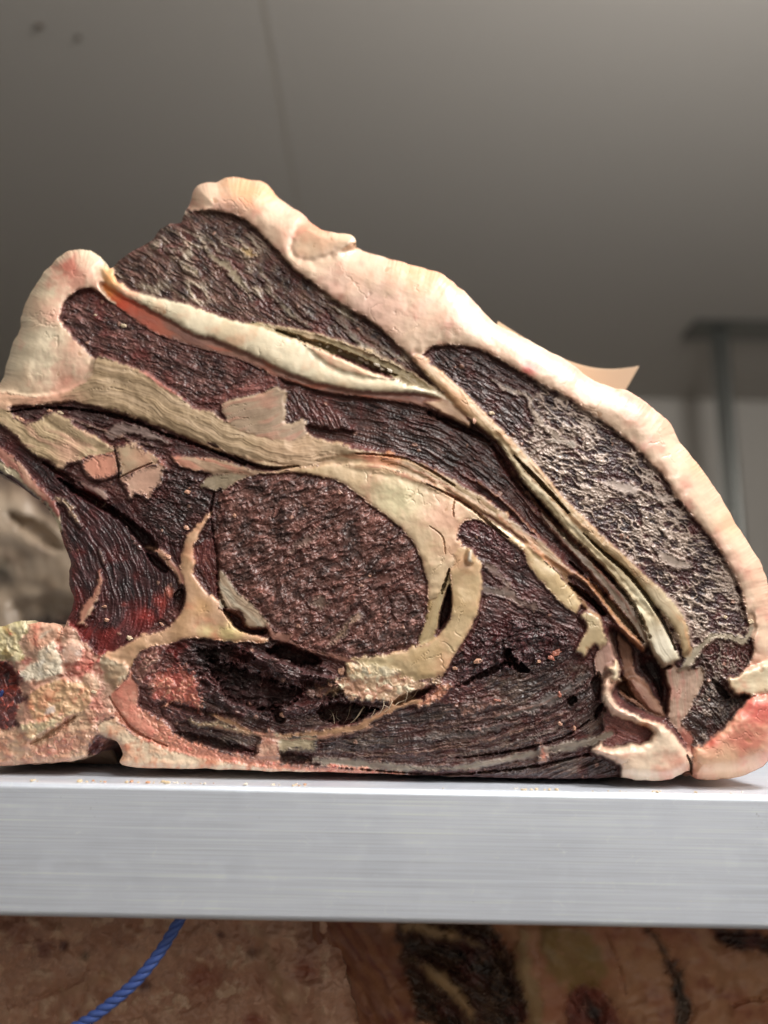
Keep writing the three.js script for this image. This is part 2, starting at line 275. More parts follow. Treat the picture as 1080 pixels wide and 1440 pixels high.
  for (let pass = 0; pass < (o.soften ?? 1); pass++) { const C0 = C.slice(); for (let i = g.w + 1; i < N - g.w - 1; i++) if (inside[i] && dReg[i] < (2.5 + 2 * ((o.soften ?? 1) - 1)) * st) for (let e = 0; e < 3; e++) { let s = 0, k = 0; for (let q = -1; q <= 1; q++) for (let p = -1; p <= 1; p++) { const j = i + q * g.w + p; if (!inside[j]) continue; const w = p && q ? 0.5 : p || q ? 0.8 : 1; s += C0[j * 3 + e] * w; k += w; } C[i * 3 + e] = s / k; } }
  const edgeZ = (x, y) => { let s = 0, k = 0; const X = Math.round((x - g.x0) / st), Y = Math.round((y - g.y0) / st); for (let b = -2; b <= 2; b++) for (let a = -2; a <= 2; a++) { const i = (Y + b) * g.w + X + a; if (inside[i]) { s += H[i]; k++; } } return k ? s / k : 0; };
  for (let Y = 1; Y < g.h - 1; Y++) for (let X = 1; X < g.w - 1; X++) {
    const i = Y * g.w + X; let x = g.x0 + X * st, y = g.y0 + Y * st, near = inside[i];
    if (!near) {                                         // the ring of points just outside is drawn in to the outline itself
      let s = 0, k = 0, l = 0, ci = 0; for (let b = -1; b <= 1; b++) for (let a = -1; a <= 1; a++) { const j = i + b * g.w + a; if (inside[j]) { s += H[j]; k++; l = label[j]; ci = j; } }
      if (!k) continue;
      H[i] = s / k; label[i] = l; C[i * 3] = C[ci * 3]; C[i * 3 + 1] = C[ci * 3 + 1]; C[i * 3 + 2] = C[ci * 3 + 2];
      let best = 1e9, bx = x, by = y; const n = out.length;
      for (let q = 0; q < n; q += 2) { const e = (q + 2) % n, ax = out[q], ay = out[q + 1]; if (Math.abs(ax - x) > 30 || Math.abs(ay - y) > 30) continue; const dx = out[e] - ax, dy = out[e + 1] - ay, t = clamp(((x - ax) * dx + (y - ay) * dy) / (dx * dx + dy * dy || 1)), ex = ax + dx * t, ey = ay + dy * t, f = (ex - x) ** 2 + (ey - y) ** 2; if (f < best) { best = f; bx = ex; by = ey; } }
      x = bx; y = by;
    }
    use[i] = 1; at(x, y, z0 + H[i] / 1000, P); pos[i * 3] = P.x; pos[i * 3 + 1] = P.y; pos[i * 3 + 2] = P.z;
  }
  for (let i = g.w; i < N - g.w; i++) if (use[i]) {
    const a = use[i - 1] ? i - 1 : i, b = use[i + 1] ? i + 1 : i, c = use[i - g.w] ? i - g.w : i, d = use[i + g.w] ? i + g.w : i;
    const ux = pos[b * 3] - pos[a * 3], uy = pos[b * 3 + 1] - pos[a * 3 + 1], uz = pos[b * 3 + 2] - pos[a * 3 + 2], vx = pos[c * 3] - pos[d * 3], vy = pos[c * 3 + 1] - pos[d * 3 + 1], vz = pos[c * 3 + 2] - pos[d * 3 + 2];
    let nx = uy * vz - uz * vy, ny = uz * vx - ux * vz, nz = ux * vy - uy * vx; const l = Math.hypot(nx, ny, nz) || 1; nor[i * 3] = nx / l; nor[i * 3 + 1] = ny / l; nor[i * 3 + 2] = nz / l;
  }
  const index = o.regions.map(() => []);
  for (let Y = 0; Y < g.h - 1; Y++) for (let X = 0; X < g.w - 1; X++) {
    const a = Y * g.w + X, b = a + 1, c = a + g.w, d = c + 1; if (!(use[a] && use[b] && use[c] && use[d]) || !(inside[a] || inside[b] || inside[c] || inside[d])) continue;
    index[label[inside[a] ? a : inside[b] ? b : inside[c] ? c : d]].push(a, c, b, b, c, d);
  }
  const map = new Int32Array(N), comp = new Int32Array(N).fill(-1), stack = new Int32Array(N);
  { let n = 0; const size = []; for (let s = 0; s < N; s++) if (use[s] && comp[s] < 0) { let k = 0, c = 0; stack[k++] = s; comp[s] = n; while (k) { const i = stack[--k]; c++; for (const j of [i - 1, i + 1, i - g.w, i + g.w]) if (j >= 0 && j < N && use[j] && comp[j] < 0 && label[j] === label[s]) { comp[j] = n; stack[k++] = j; } } size.push(c); n++; }
    const big = {}; for (let i = 0; i < N; i++) if (use[i]) { const l = label[i]; if (!(l in big) || size[comp[i]] > size[big[l]]) big[l] = comp[i]; }
    for (let i = 0; i < N; i++) if (use[i] && size[comp[i]] < 12) comp[i] = big[label[i]]; }
  o.regions.forEach((R, n) => {
    const split = new Map();
    for (let k = 0; k < index[n].length; k += 6) { const i = index[n][k], c = comp[label[i] === n ? i : index[n][k + 1]]; if (!split.has(c)) split.set(c, []); const a = split.get(c); for (let e = 0; e < 6; e++) a.push(index[n][k + e]); }
    for (const ix of split.values()) {
      map.fill(-1); const p = [], q = [], c = []; let k = 0;
      const idx = ix.map((i) => {
        if (map[i] < 0) { map[i] = k++; p.push(pos[i * 3], pos[i * 3 + 1], pos[i * 3 + 2]); q.push(nor[i * 3], nor[i * 3 + 1], nor[i * 3 + 2]); c.push(C[i * 3], C[i * 3 + 1], C[i * 3 + 2]); }
        return map[i];
      });
      const geo = new THREE.BufferGeometry(); geo.setAttribute('position', new THREE.Float32BufferAttribute(p, 3)); geo.setAttribute('normal', new THREE.Float32BufferAttribute(q, 3)); geo.setAttribute('color', new THREE.Float32BufferAttribute(c, 3)); geo.setIndex(idx);
      const m = new THREE.Mesh(geo, mats[R.m ?? (R.k === 'crumb' ? 'bone' : R.k)]); m.name = R.n; m.castShadow = m.receiveShadow = true; if (R.label) m.userData.label = R.label;
      root.add(m);
    }
  });
  { // sides and back
    const p = [], c = [], idx = [], rings = [0.0006, 0.003, 0.006, 0.011, 0.02, 0.032, 0.052, 0.045, 0.08, 0.11, 0.13], n = out.length / 2; let cx = 0, cy = 0;
    const rim = [], rimC = []; for (let i = 0; i < n; i++) { { let k = -1; const X = Math.round((out[i * 2] - g.x0) / st), Y = Math.round((out[i * 2 + 1] - g.y0) / st); for (let b = -2; b <= 2 && k < 0; b++) for (let a = -2; a <= 2; a++) if (inside[(Y + b) * g.w + X + a]) { k = (Y + b) * g.w + X + a; break; } rimC.push(k); } const zz = z0 + edgeZ(out[i * 2], out[i * 2 + 1]) / 1000, q = at(out[i * 2], out[i * 2 + 1], zz); rim.push(q); cx += q.x / n; cy += q.y / n; }
    rings.forEach((dz, r) => rim.forEach((q, i) => {
      const s = dz < 0.1 ? 0 : dz < 0.12 ? 0.05 : 0.16, k = 0.003 * Math.min(1, dz / 0.006), nx = noise(q.x * 90 + dz * 300, q.y * 90) + 0.5 * noise(q.x * 300, q.y * 300 + dz * 500), ny = noise(q.x * 90 + 9, q.y * 90 + dz * 300) + 0.5 * noise(q.x * 300 + dz * 500, q.y * 300);
      let X = q.x + (cx - q.x) * s + k * nx * 0.5, Y = q.y + (cy - q.y) * s + k * ny * 0.5; if (o.floor !== undefined) { if (Y < o.floor + 0.012 && dz > 0.05) Y = o.floor + 0.0006; Y = Math.max(Y, o.floor + 0.0006); }
      p.push(X, Y, q.z - dz * (o.deep ?? 1)); const t = fbm(q.x * 40 + dz * 30, q.y * 40); put3(o.side ?? SIDE1); mix3(o.side2 ?? SIDE2, ss(-0.3, 0.5, t)); { const k = rimC[i], w = ss(0.12, 0.05, dz + 0.02 * t) * (o.floor === undefined ? 0.3 : 1); if (k >= 0) mix3([C[k * 3], C[k * 3 + 1], C[k * 3 + 2]], w); } c.push(T.r, T.g, T.b);
    }));
    for (let r = 0; r + 1 < rings.length; r++) for (let i = 0; i < n; i++) { const a = r * n + i, b = r * n + (i + 1) % n, d = a + n, e = b + n; idx.push(a, b, d, b, e, d); }
    const last = (rings.length - 1) * n, tri = THREE.ShapeUtils.triangulateShape(Array.from({ length: n }, (_, i) => new THREE.Vector2(p[(last + i) * 3], p[(last + i) * 3 + 1])), []);
    for (const t of tri) idx.push(last + t[0], last + t[1], last + t[2]);
    const geo = new THREE.BufferGeometry(); geo.setAttribute('position', new THREE.Float32BufferAttribute(p, 3)); geo.setAttribute('color', new THREE.Float32BufferAttribute(c, 3)); geo.setIndex(idx); geo.computeVertexNormals();
    const m = new THREE.Mesh(geo, mats.fat); m.name = 'outer_fat'; m.castShadow = m.receiveShadow = true; root.add(m);
  }
  return { root, z: (x, y) => z0 + edgeZ(x, y) / 1000 };
}
const SIDE1 = col(0xe0c4a4), SIDE2 = col(0xc99a80);
// ------------------------------------------------------------------ the aged joint of beef on the shelf (outlines in the photograph's pixels, heights in mm)
const DK = col(0x42292a), MD = col(0x865550), LT = col(0xb08a80), BLK = col(0x352728), RED = col(0x5c2326), NET = col(0xa6978c);
const CREAM = col(0xf2dcbc), CREAM2 = col(0xeec9a6), PINK = col(0xe8a98e), PALE = col(0xf0e2c4), TAN = col(0xb89e7e), TAN2 = col(0xa28a6c), SALM = col(0xe58a72), YEL = col(0xdcc896), ORANGE = col(0xd98a58), GREY = col(0x8a7f74), WHITE = col(0xf1ead8), ROSE = col(0xd98d7d), BRN = col(0xa8714f), BLOOD = col(0xa03430), GLOW = col(0xf4a04e);  // the last tint is the orange of light glowing through thin fat
const muscle = (n, o) => ({ n, k: 'muscle', h: -3, ro: 8, len: 26, wid: 8, amp: 0.7, dark: DK, mid: MD, lite: LT, netc: NET, a: 3, red: col(0x6e3a38), ...o });
const fat = (n, o) => ({ n, k: 'fat', h: 1.5, b: 1.5, w: 16, ro: 14, amp: 0.9, c: CREAM, c2: CREAM2, c3: PINK, a: 1.3, ...o });
const fascia = (n, o) => ({ n, k: 'fascia', h: 0, b: 1, w: 6, ro: 8, amp: 0.8, c: TAN, c2: TAN2, a: 1.6, ...o });
const bone = (n, o) => ({ n, k: 'bone', h: 1, b: 1.6, w: 9, ro: 10, amp: 0.9, c: CREAM, c2: CREAM2, c3: SALM, ...o });

const M4LINE = [380, 560, 470, 575, 560, 595, 640, 625, 700, 670, 760, 730, 820, 800, 880, 880, 920, 940];
const joint = relief({
  name: 'beef_joint', label: 'large dry-aged beef joint with dark cut face and cream fat rim on the metal shelf', category: 'meat joint', z0: 0, step: 1, floor: 0, rag: 1.2,
  outline: [2, 537, 7, 520, 17, 487, 28, 463, 30, 446, 40, 418, 58, 389, 69, 375, 80, 364, 95, 354, 115, 351, 130, 354, 142, 362, 150, 373, 157, 377, 172, 363, 195, 349, 213, 338, 225, 323, 238, 315, 254, 313, 258, 303, 262, 295, 269, 284, 272, 269, 280, 260, 293, 257, 305, 256, 316, 251, 330, 249, 350, 252, 372, 257, 383, 267, 392, 279, 420, 297, 440, 315, 456, 324, 480, 328, 495, 331, 501, 340, 500, 348, 540, 362, 575, 371, 605, 380, 622, 385, 638, 398, 655, 413, 675, 433, 700, 457, 735, 474, 770, 493, 790, 503, 810, 517, 833, 534, 858, 544, 886, 551, 907, 566, 930, 583, 945, 600, 955, 620, 975, 645, 995, 671, 1015, 701, 1032, 731, 1050, 760, 1065, 783, 1074, 802, 1080, 822, 1088, 860, 1097, 920, 1104, 990, 1098, 1045, 1080, 1071, 1065, 1082, 1045, 1091, 1015, 1096, 990, 1097, 976, 1094, 969, 1084, 956, 1090, 935, 1097, 900, 1097, 872, 1093, 840, 1094, 800, 1095, 740, 1094, 650, 1092, 540, 1088, 400, 1085, 290, 1081, 179, 1078, 173, 1060, 167, 1046, 158, 1040, 148, 1042, 140, 1058, 122, 1064, 100, 1070, 50, 1074, 0, 1077, -40, 1079, -62, 1040, -64, 950, -50, 895, -20, 882, 2, 881, 15, 877, 35, 872, 40, 878, 60, 875, 78, 878, 87, 884, 82, 901, 97, 868, 104, 845, 98, 826, 97, 810, 99, 790, 92, 771, 85, 748, 78, 731, 65, 713, 45, 696, 20, 678, 0, 666, -30, 650, -46, 610, -25, 565],
  regions: [
    muscle('muscle', { ang: 28, len: 24, wid: 7, h: -4 }),
    // muscles
    muscle('muscle', { p: [150, 372, 200, 330, 262, 285, 330, 295, 420, 380, 500, 440, 580, 495, 600, 545, 420, 470, 330, 455, 240, 430, 170, 400], ang: 36, len: 25, wid: 7.5, amp: 0.81, h: -3.5, dark: col(0x3a2a2b), mid: col(0x825c52), lite: col(0xa8927e), vein: 1, netc: col(0xb8a792), sk: 0.6 }),
    muscle('muscle', { p: [597, 500, 640, 484, 720, 510, 800, 560, 880, 610, 960, 700, 1030, 790, 1060, 900, 1060, 960, 960, 945, 900, 850, 820, 740, 740, 640, 650, 560], ang: 24, len: 15, wid: 6.5, amp: 0.69, h: -2.6, dark: col(0x34262a), mid: col(0x624648), lite: col(0x7a6262), netc: col(0xd2bdae), net: 0.43, sk: 0.4, mac: 0.8 }),
    muscle('muscle', { p: [597, 500, 640, 484, 710, 508, 750, 540, 760, 590, 720, 615, 660, 570], ang: 32, len: 24, wid: 6, amp: 0.84, h: -2.8, dark: BLK, mid: col(0x563c3e), lite: LT, a: 7 }),
    muscle('muscle', { p: [80, 420, 120, 400, 160, 425, 240, 475, 320, 500, 420, 540, 430, 580, 410, 610, 330, 570, 260, 565, 190, 525, 130, 505, 90, 460], ang: 22, len: 20, wid: 8, amp: 0.78, h: -3.2, mid: col(0x8e605a), lite: col(0xab8478), red: col(0x84403c) }),
    muscle('muscle', { p: [400, 540, 480, 550, 640, 585, 700, 620, 760, 690, 830, 770, 900, 850, 945, 930, 920, 935, 880, 890, 800, 790, 720, 725, 640, 680, 560, 640, 440, 615, 395, 590], hk: 0.8, g: M4LINE, len: 52, wid: 7, amp: 0.90, fib: 0.16, h: -5.5, dark: BLK, mid: col(0x634440), lite: col(0x9a6c60), sharp: 0.3, m: 'wetmuscle' }),
    muscle('rib_eye_muscle', { p: [310, 690, 330, 675, 365, 668, 410, 666, 450, 671, 480, 679, 500, 694, 525, 714, 550, 733, 570, 751, 585, 770, 594, 795, 600, 820, 602, 850, 594, 880, 588, 905, 560, 917, 530, 921, 490, 924, 460, 918, 430, 911, 400, 896, 378, 877, 365, 859, 345, 840, 322, 820, 309, 803, 305, 783, 300, 752, 297, 722], ang: -30, len: 17, wid: 9, amp: 1.0, cov: -0.04, red: 0, h: -1.6, b: 1.2, w: 14, dark: col(0x4c3634), mid: col(0x98665c), lite: col(0xb48e84), lump: 1.4, fib: 0.14, sk: 0.3, label: 'large oval reddish brown eye muscle' }),
    muscle('muscle', { p: [640, 740, 690, 745, 745, 790, 790, 845, 830, 900, 815, 925, 720, 945, 630, 985, 625, 950, 665, 890, 680, 830], ang: 24, len: 20, wid: 6, amp: 0.60, h: -3, dark: col(0x38292c), mid: col(0x7a5250), lite: col(0x937270), red: col(0x5e282c) }),
    muscle('muscle', { p: [380, 900, 500, 960, 630, 985, 720, 940, 820, 925, 850, 980, 850, 1040, 870, 1093, 700, 1094, 540, 1088, 330, 1078, 260, 1040, 240, 980, 270, 900], g: [280, 1010, 400, 1050, 520, 1058, 640, 1048, 740, 1028, 820, 990, 860, 940], len: 44, wid: 6, amp: 0.90, fib: 0.16, h: -4.2, dark: BLK, mid: col(0x5c4644), lite: col(0x94786c), big: 0.9, vein: 0.4, netc: col(0x8e7a6a) }),
    muscle('muscle', { p: [240, 905, 330, 895, 420, 920, 500, 960, 480, 1000, 400, 1010, 320, 1000, 260, 960], ang: 20, len: 22, wid: 8, amp: 1.2, big: 4.5, h: -3.2, dark: BLK, mid: col(0x5a3c3c), lite: col(0x7a6462), a: 4, hot: [[235, 925, 26, BLOOD, 0.6], [255, 1000, 26, BLOOD, 0.4]] }),
    muscle('muscle', { p: [-50, 590, 20, 620, 90, 665, 170, 700, 260, 650, 300, 700, 270, 760, 255, 840, 220, 880, 150, 920, 120, 930, 75, 905, 98, 850, 98, 800, 80, 735, -40, 660], g: [-40, 610, 60, 680, 130, 750, 160, 810, 165, 870, 140, 920], len: 40, wid: 7, amp: 0.72, h: -5, dark: col(0x32262a), mid: col(0x643e40), lite: col(0x7c5252), m: 'wetmuscle', red: col(0x70302f), hot: [[226, 846, 15, col(0xc4564c), 0.7], [238, 833, 9, SALM, 0.6], [204, 862, 13, col(0xb84840), 0.6], [160, 890, 9, col(0xb85048), 0.5], [175, 850, 6, col(0xa84840), 0.5], [195, 872, 30, BLOOD, 0.5], [150, 905, 26, BLOOD, 0.55], [108, 885, 26, BLOOD, 0.6], [245, 870, 18, BLOOD, 0.5], [105, 840, 14, BLOOD, 0.4], [130, 690, 16, BLOOD, 0.5], [180, 900, 24, col(0x6a3a3c), 0.7]] }),
    muscle('muscle', { p: [190, 690, 240, 655, 310, 680, 300, 760, 270, 770, 230, 760, 190, 720], ang: 20, len: 14, wid: 7, amp: 0.96, h: -3.8, dark: BLK, mid: col(0x573a3a), lite: col(0x7c5a54), a: 4 }),
    muscle('muscle', { p: [270, 775, 300, 755, 308, 810, 318, 855, 295, 830], ang: 80, len: 20, wid: 6, amp: 0.60, h: -4, dark: RED, mid: col(0x7a4a48), lite: ROSE }),
    muscle('muscle', { p: [975, 935, 1010, 900, 1050, 895, 1060, 930, 1050, 985, 1010, 1030, 975, 1050, 960, 1010], ang: 40, len: 12, wid: 6, amp: 0.78, h: -3.2, dark: BLK, mid: col(0x53403f), lite: GREY, net: 0.24 }),
    muscle('muscle', { p: [985, 918, 1005, 902, 1030, 902, 1058, 908, 1056, 935, 1040, 948, 1020, 950, 1000, 940], ang: 60, len: 8, wid: 6, amp: 0.78, h: -3, dark: col(0x4e2a2c), mid: col(0x80524e), lite: col(0xb08078), net: 0.2, a: 3 }),
    muscle('muscle', { p: [10, 572, 60, 568, 150, 575, 235, 604, 300, 626, 350, 650, 330, 662, 250, 640, 160, 628, 90, 592, 40, 592], ang: 20, len: 26, wid: 6, amp: 0.78, h: -4.5, mid: col(0x644a4a), lite: col(0x8d7a74) }),
    // darker, torn and pale places within the muscles
    muscle('muscle', { f: 12, p: [655, 905, 690, 880, 720, 868, 760, 872, 805, 900, 800, 925, 755, 948, 705, 948, 660, 962, 640, 945], ang: -10, len: 12, wid: 8, amp: 1.2, big: 3, h: -3.4, dark: BLK, mid: col(0x5f3a3e), lite: col(0x93605e), red: col(0x6a2c2e), a: 6, groove: 0, rimk: 0 }),
    muscle('muscle', { f: 12, p: [648, 742, 660, 734, 690, 742, 720, 760, 740, 790, 730, 800, 700, 785, 670, 770, 650, 760], ang: 40, len: 10, wid: 7, amp: 0.9, h: -1.5, dark: col(0x4a2a2e), mid: col(0x7a4a4c), lite: col(0xa87470), a: 4, rimk: 0.1 }),
    fascia('fascia', { f: 6, s: [668, 785, 4, 690, 798, 7, 708, 815, 7, 722, 842, 8.5, 745, 850, 7, 770, 862, 4], h: -2.2, b: 0.8, w: 5, amp: 0.6, c: col(0x8c7468), c2: col(0x7a5e58), a: 3 }),
    fascia('fascia', { f: 6, s: [655, 818, 2.5, 680, 828, 7, 700, 832, 8.5, 725, 838, 4], h: -2.4, b: 0.8, w: 5, amp: 0.6, c: col(0x7c6a60), c2: col(0x6c5a56), a: 3 }),
    fascia('fat_vein', { f: 6, s: [252, 368, 2.5, 266, 378, 7, 284, 390, 4], h: -2.4, b: 0.8, w: 4, amp: 0.4, c: col(0xa5947c), c2: col(0x93836e), a: 2.5 }),
    fascia('fat_vein', { f: 6, s: [288, 346, 2.5, 300, 362, 7, 318, 374, 8.5, 334, 392, 8.5, 350, 414, 4], h: -2.4, b: 0.8, w: 4, amp: 0.4, c: col(0xa8987f), c2: col(0x96866f), a: 3 }),
    fascia('fat_vein', { f: 6, s: [338, 348, 4, 350, 356, 8.5, 360, 362, 4], h: -2.2, b: 0.9, w: 4, amp: 0.5, c: col(0xc0a070), c2: col(0xa88e66), a: 3 }),
    fascia('fat_vein', { f: 6, s: [372, 400, 2.5, 392, 424, 5.5, 416, 446, 5.5, 440, 462, 2.5], h: -2.6, b: 0.7, w: 4, amp: 0.4, c: col(0x968874), c2: col(0x84766a), a: 3 }),
    fascia('fat_vein', { f: 6, s: [458, 432, 2.5, 482, 458, 5.5, 506, 480, 4.8, 530, 492, 2.5], h: -2.6, b: 0.7, w: 4, amp: 0.4, c: col(0x8c7f70), c2: col(0x7c7066), a: 3 }),
    fascia('fat_vein', { f: 6, s: [228, 348, 2.5, 246, 352, 5.5, 262, 346, 4], h: -2.6, b: 0.7, w: 4, amp: 0.4, c: col(0x8c7c6c), c2: col(0x7c6c62), a: 3 }),
    fascia('membrane', { f: 12, p: [432, 842, 446, 834, 462, 838, 466, 850, 452, 860, 436, 856], h: -0.2, b: 0.7, w: 6, amp: 0.7, c: col(0x8f7868), c2: col(0x836a5e), a: 4, rimk: 0.2 }),
    fascia('membrane', { f: 8, s: [452, 918, 2, 466, 904, 7, 480, 893, 8, 492, 876, 7, 504, 866, 9, 508, 857, 4], h: 0.6, b: 0.6, w: 4, amp: 0.6, c: col(0x9c7f6a), c2: col(0x8c6c5c), a: 2.5 }),
    fascia('membrane', { f: 12, p: [549, 838, 560, 832, 570, 845, 572, 865, 562, 876, 552, 862], h: 0, b: 0.8, w: 6, amp: 0.8, c: col(0x84625a), c2: col(0x74524e), a: 4, rimk: 0.2 }),
    fascia('membrane', { f: 6, s: [402, 782, 4, 416, 770, 8.5, 436, 756, 8.5, 450, 740, 4], h: -0.4, b: 0.7, w: 6, amp: 0.8, c: col(0x7c5f56), c2: col(0x8a6c60), a: 5, rimk: 0.1 }),
    fascia('membrane', { f: 6, s: [520, 826, 2.5, 538, 818, 8.5, 562, 808, 7, 574, 804, 2.5], h: -0.2, b: 0.8, w: 5, amp: 0.7, c: col(0x8c6058), c2: col(0x7a504a), a: 3, rimk: 0.1 }),
    fascia('membrane', { f: 6, s: [690, 1012, 2.5, 740, 1000, 7, 790, 975, 8.5, 830, 945, 5.5], h: -2.6, b: 0.8, w: 6, amp: 0.8, c: col(0x6c625c), c2: col(0x5c5050), a: 5, rimk: 0.2 }),
    fascia('membrane', { f: 6, s: [560, 1040, 2.5, 620, 1036, 5.5, 690, 1026, 5.5, 730, 1014, 2.5], h: -2.6, b: 0.8, w: 6, amp: 0.8, c: col(0x665a56), c2: col(0x544a4a), a: 5, rimk: 0.2 }),
    fascia('membrane', { f: 12, p: [640, 1000, 668, 984, 700, 980, 716, 988, 690, 998, 660, 1010], h: -2.2, b: 0.8, w: 6, amp: 0.9, c: col(0x9c7060), c2: col(0x7c5450), a: 5, rimk: 0.2 }),
    // left fat lobe and the rim along the top and right
    fat('fat_lobe', { p: [-60, 545, 0, 500, 20, 440, 60, 370, 110, 335, 150, 362, 163, 392, 166, 425, 152, 424, 140, 413, 124, 406, 108, 411, 95, 421, 88, 435, 86, 450, 96, 464, 108, 479, 121, 492, 133, 506, 140, 530, 110, 560, 60, 569, 15, 566, -40, 575], h: 1, b: 3, w: 30, ro: 34, tilt: [-0.012, -0.03, 90, 470], c: col(0xf0dfc2), c2: col(0xedd2b4), c3: col(0xdf9f88), hot: [[108, 392, 44, col(0xe8a08c), 0.8], [70, 440, 30, col(0xe6b09a), 0.7], [95, 545, 50, col(0xe5a690), 0.75], [105, 500, 40, col(0xe9b8a0), 0.7], [92, 376, 22, col(0xd87868), 0.8]], w2: 1 }),
    fat('fat_cap', { hk: 0.85, bk: 0.8, p: [262, 292, 262, 240, 340, 235, 420, 280, 500, 310, 640, 375, 720, 450, 860, 530, 960, 600, 1060, 760, 1100, 830, 1125, 980, 1050, 970, 1046, 945, 1056, 924, 1057, 902, 1054, 884, 1048, 862, 1043, 839, 1034, 814, 1020, 790, 1005, 766, 989, 745, 970, 723, 951, 701, 938, 679, 922, 660, 903, 640, 882, 621, 857, 601, 828, 581, 812, 570, 790, 556, 765, 543, 740, 529, 715, 515, 690, 500, 655, 488, 625, 486, 605, 491, 594, 505, 586, 512, 572, 498, 555, 483, 540, 468, 520, 452, 495, 437, 465, 418, 440, 399, 415, 381, 395, 359, 370, 332, 350, 315, 330, 304, 310, 299, 300, 298, 285, 297], h: 1.5, b: 3.2, w: 28, ro: 40, amp: 0.75, g: [270, 275, 350, 280, 450, 370, 560, 440, 680, 470, 800, 530, 920, 620, 1000, 730, 1060, 840, 1080, 950], c: col(0xeacbb0), c2: col(0xe7bca2), c3: col(0xdf9f8c), label: 'thick cream fat rim along the top and right', hot: [[384, 268, 26, col(0xe9a070), 0.7], [445, 318, 26, col(0xe79a72), 0.7], [565, 368, 30, col(0xe8a47c), 0.6], [640, 398, 30, col(0xe79c74), 0.7], [690, 446, 26, col(0xe6a584), 0.6], [940, 592, 30, col(0xe49a80), 0.6], [985, 655, 30, col(0xe8ac84), 0.6], [1030, 735, 34, col(0xe9b48c), 0.6], [1060, 940, 40, col(0xe6a490), 0.6], [520, 430, 40, col(0xefc6b6), 0.7], [320, 290, 30, col(0xecb8a8), 0.7], [345, 262, 46, col(0xefae7c), 0.75], [425, 318, 30, col(0xe89a80), 0.7], [600, 385, 46, col(0xeea678), 0.7], [742, 520, 17, col(0xd0605a), 0.85], [768, 512, 26, col(0xe8a088), 0.7], [900, 575, 26, col(0xe89078), 0.6], [880, 562, 14, col(0xdc7464), 0.7], [700, 475, 30, col(0xf0c8a8), 0.6], [545, 440, 50, col(0xeec4b0), 0.6], [1000, 800, 60, col(0xecb8a4), 0.6], [470, 400, 34, col(0xecc0ae), 0.6]] }),  // orange hot spots along the outer edge paint light glowing through thin fat
    fat('fat_flap', { hk: 0.7, bk: 0.7, f: 9, rimk: 0, p: [430, 318, 456, 326, 478, 328, 502, 332, 502, 347, 480, 352, 452, 362, 425, 366, 410, 350, 415, 330], h: 2.6, b: 1.6, w: 16, amp: 0.7, c: col(0xe9c9aa), c2: col(0xe6b898), c3: col(0xde9f86), a: 2, ro: 12 }),
    // upper seam: pale ridge, its pink underside, the pocket behind it
    fascia('silver_skin', { p: [345, 453, 385, 457, 430, 467, 480, 481, 530, 503, 570, 522, 612, 545, 650, 575, 660, 600, 640, 590, 560, 535, 500, 510, 420, 480, 370, 468], h: -0.5, c: col(0xb09d78), c2: col(0x94815e), c3: col(0xc9ad8c), g: [345, 453, 480, 485, 560, 522, 660, 600] }),
    fascia('fat_underside', { hk: 0.85, bk: 0.8, p: [140, 398, 168, 405, 200, 430, 240, 452, 285, 470, 340, 490, 420, 525, 500, 546, 600, 556, 650, 580, 658, 596, 640, 590, 600, 575, 560, 566, 500, 559, 450, 551, 400, 535, 340, 508, 290, 493, 240, 478, 205, 462, 175, 440, 152, 420], h: -1.5, b: 0.6, c: col(0xb58674), c2: col(0x8a5f55), c3: col(0xc7755c), amp: 0.5, a: 0.8, hot: [[168, 424, 40, col(0xe2593a), 0.9], [150, 400, 30, GLOW, 0.7], [205, 452, 34, col(0xc4614c), 0.7]], g: [150, 410, 240, 465, 400, 530, 600, 566, 655, 592] }),  // red-orange hot spots at the left end are translucent glow put into the colour
    fat('fat_seam', { hk: 0.75, bk: 0.8, f: 1.5, rimk: 0, p: [150, 374, 162, 392, 180, 405, 196, 411, 225, 419, 250, 424, 280, 433, 320, 448, 345, 454, 375, 462, 420, 481, 460, 496, 500, 514, 540, 530, 580, 542, 620, 552, 640, 568, 610, 556, 570, 553, 520, 552, 480, 546, 440, 537, 400, 522, 370, 507, 330, 490, 300, 477, 275, 471, 250, 457, 220, 440, 190, 425, 165, 412, 145, 395, 140, 375], h: 1.6, b: 2.4, w: 17, ro: 16, amp: 0.55, tex: 0.9, c: PALE, c2: col(0xecd8b6), c3: col(0xe8bf9c), g: [150, 390, 240, 430, 400, 490, 520, 535, 620, 556], hot: [[155, 392, 30, GLOW, 0.75], [180, 415, 22, col(0xe9906c), 0.6]] }),  // orange hot spots on the left tip continue the painted glow
    fat('fat_seam', { hk: 0.85, bk: 0.8, p: [430, 485, 470, 500, 520, 523, 560, 533, 585, 540, 560, 535, 500, 527, 460, 512], h: 3, b: 0.8, w: 4, amp: 0.4, c: col(0xe9c8a6), c2: col(0xe5b893) }),
    // left fascia, and the patch of membrane it runs into
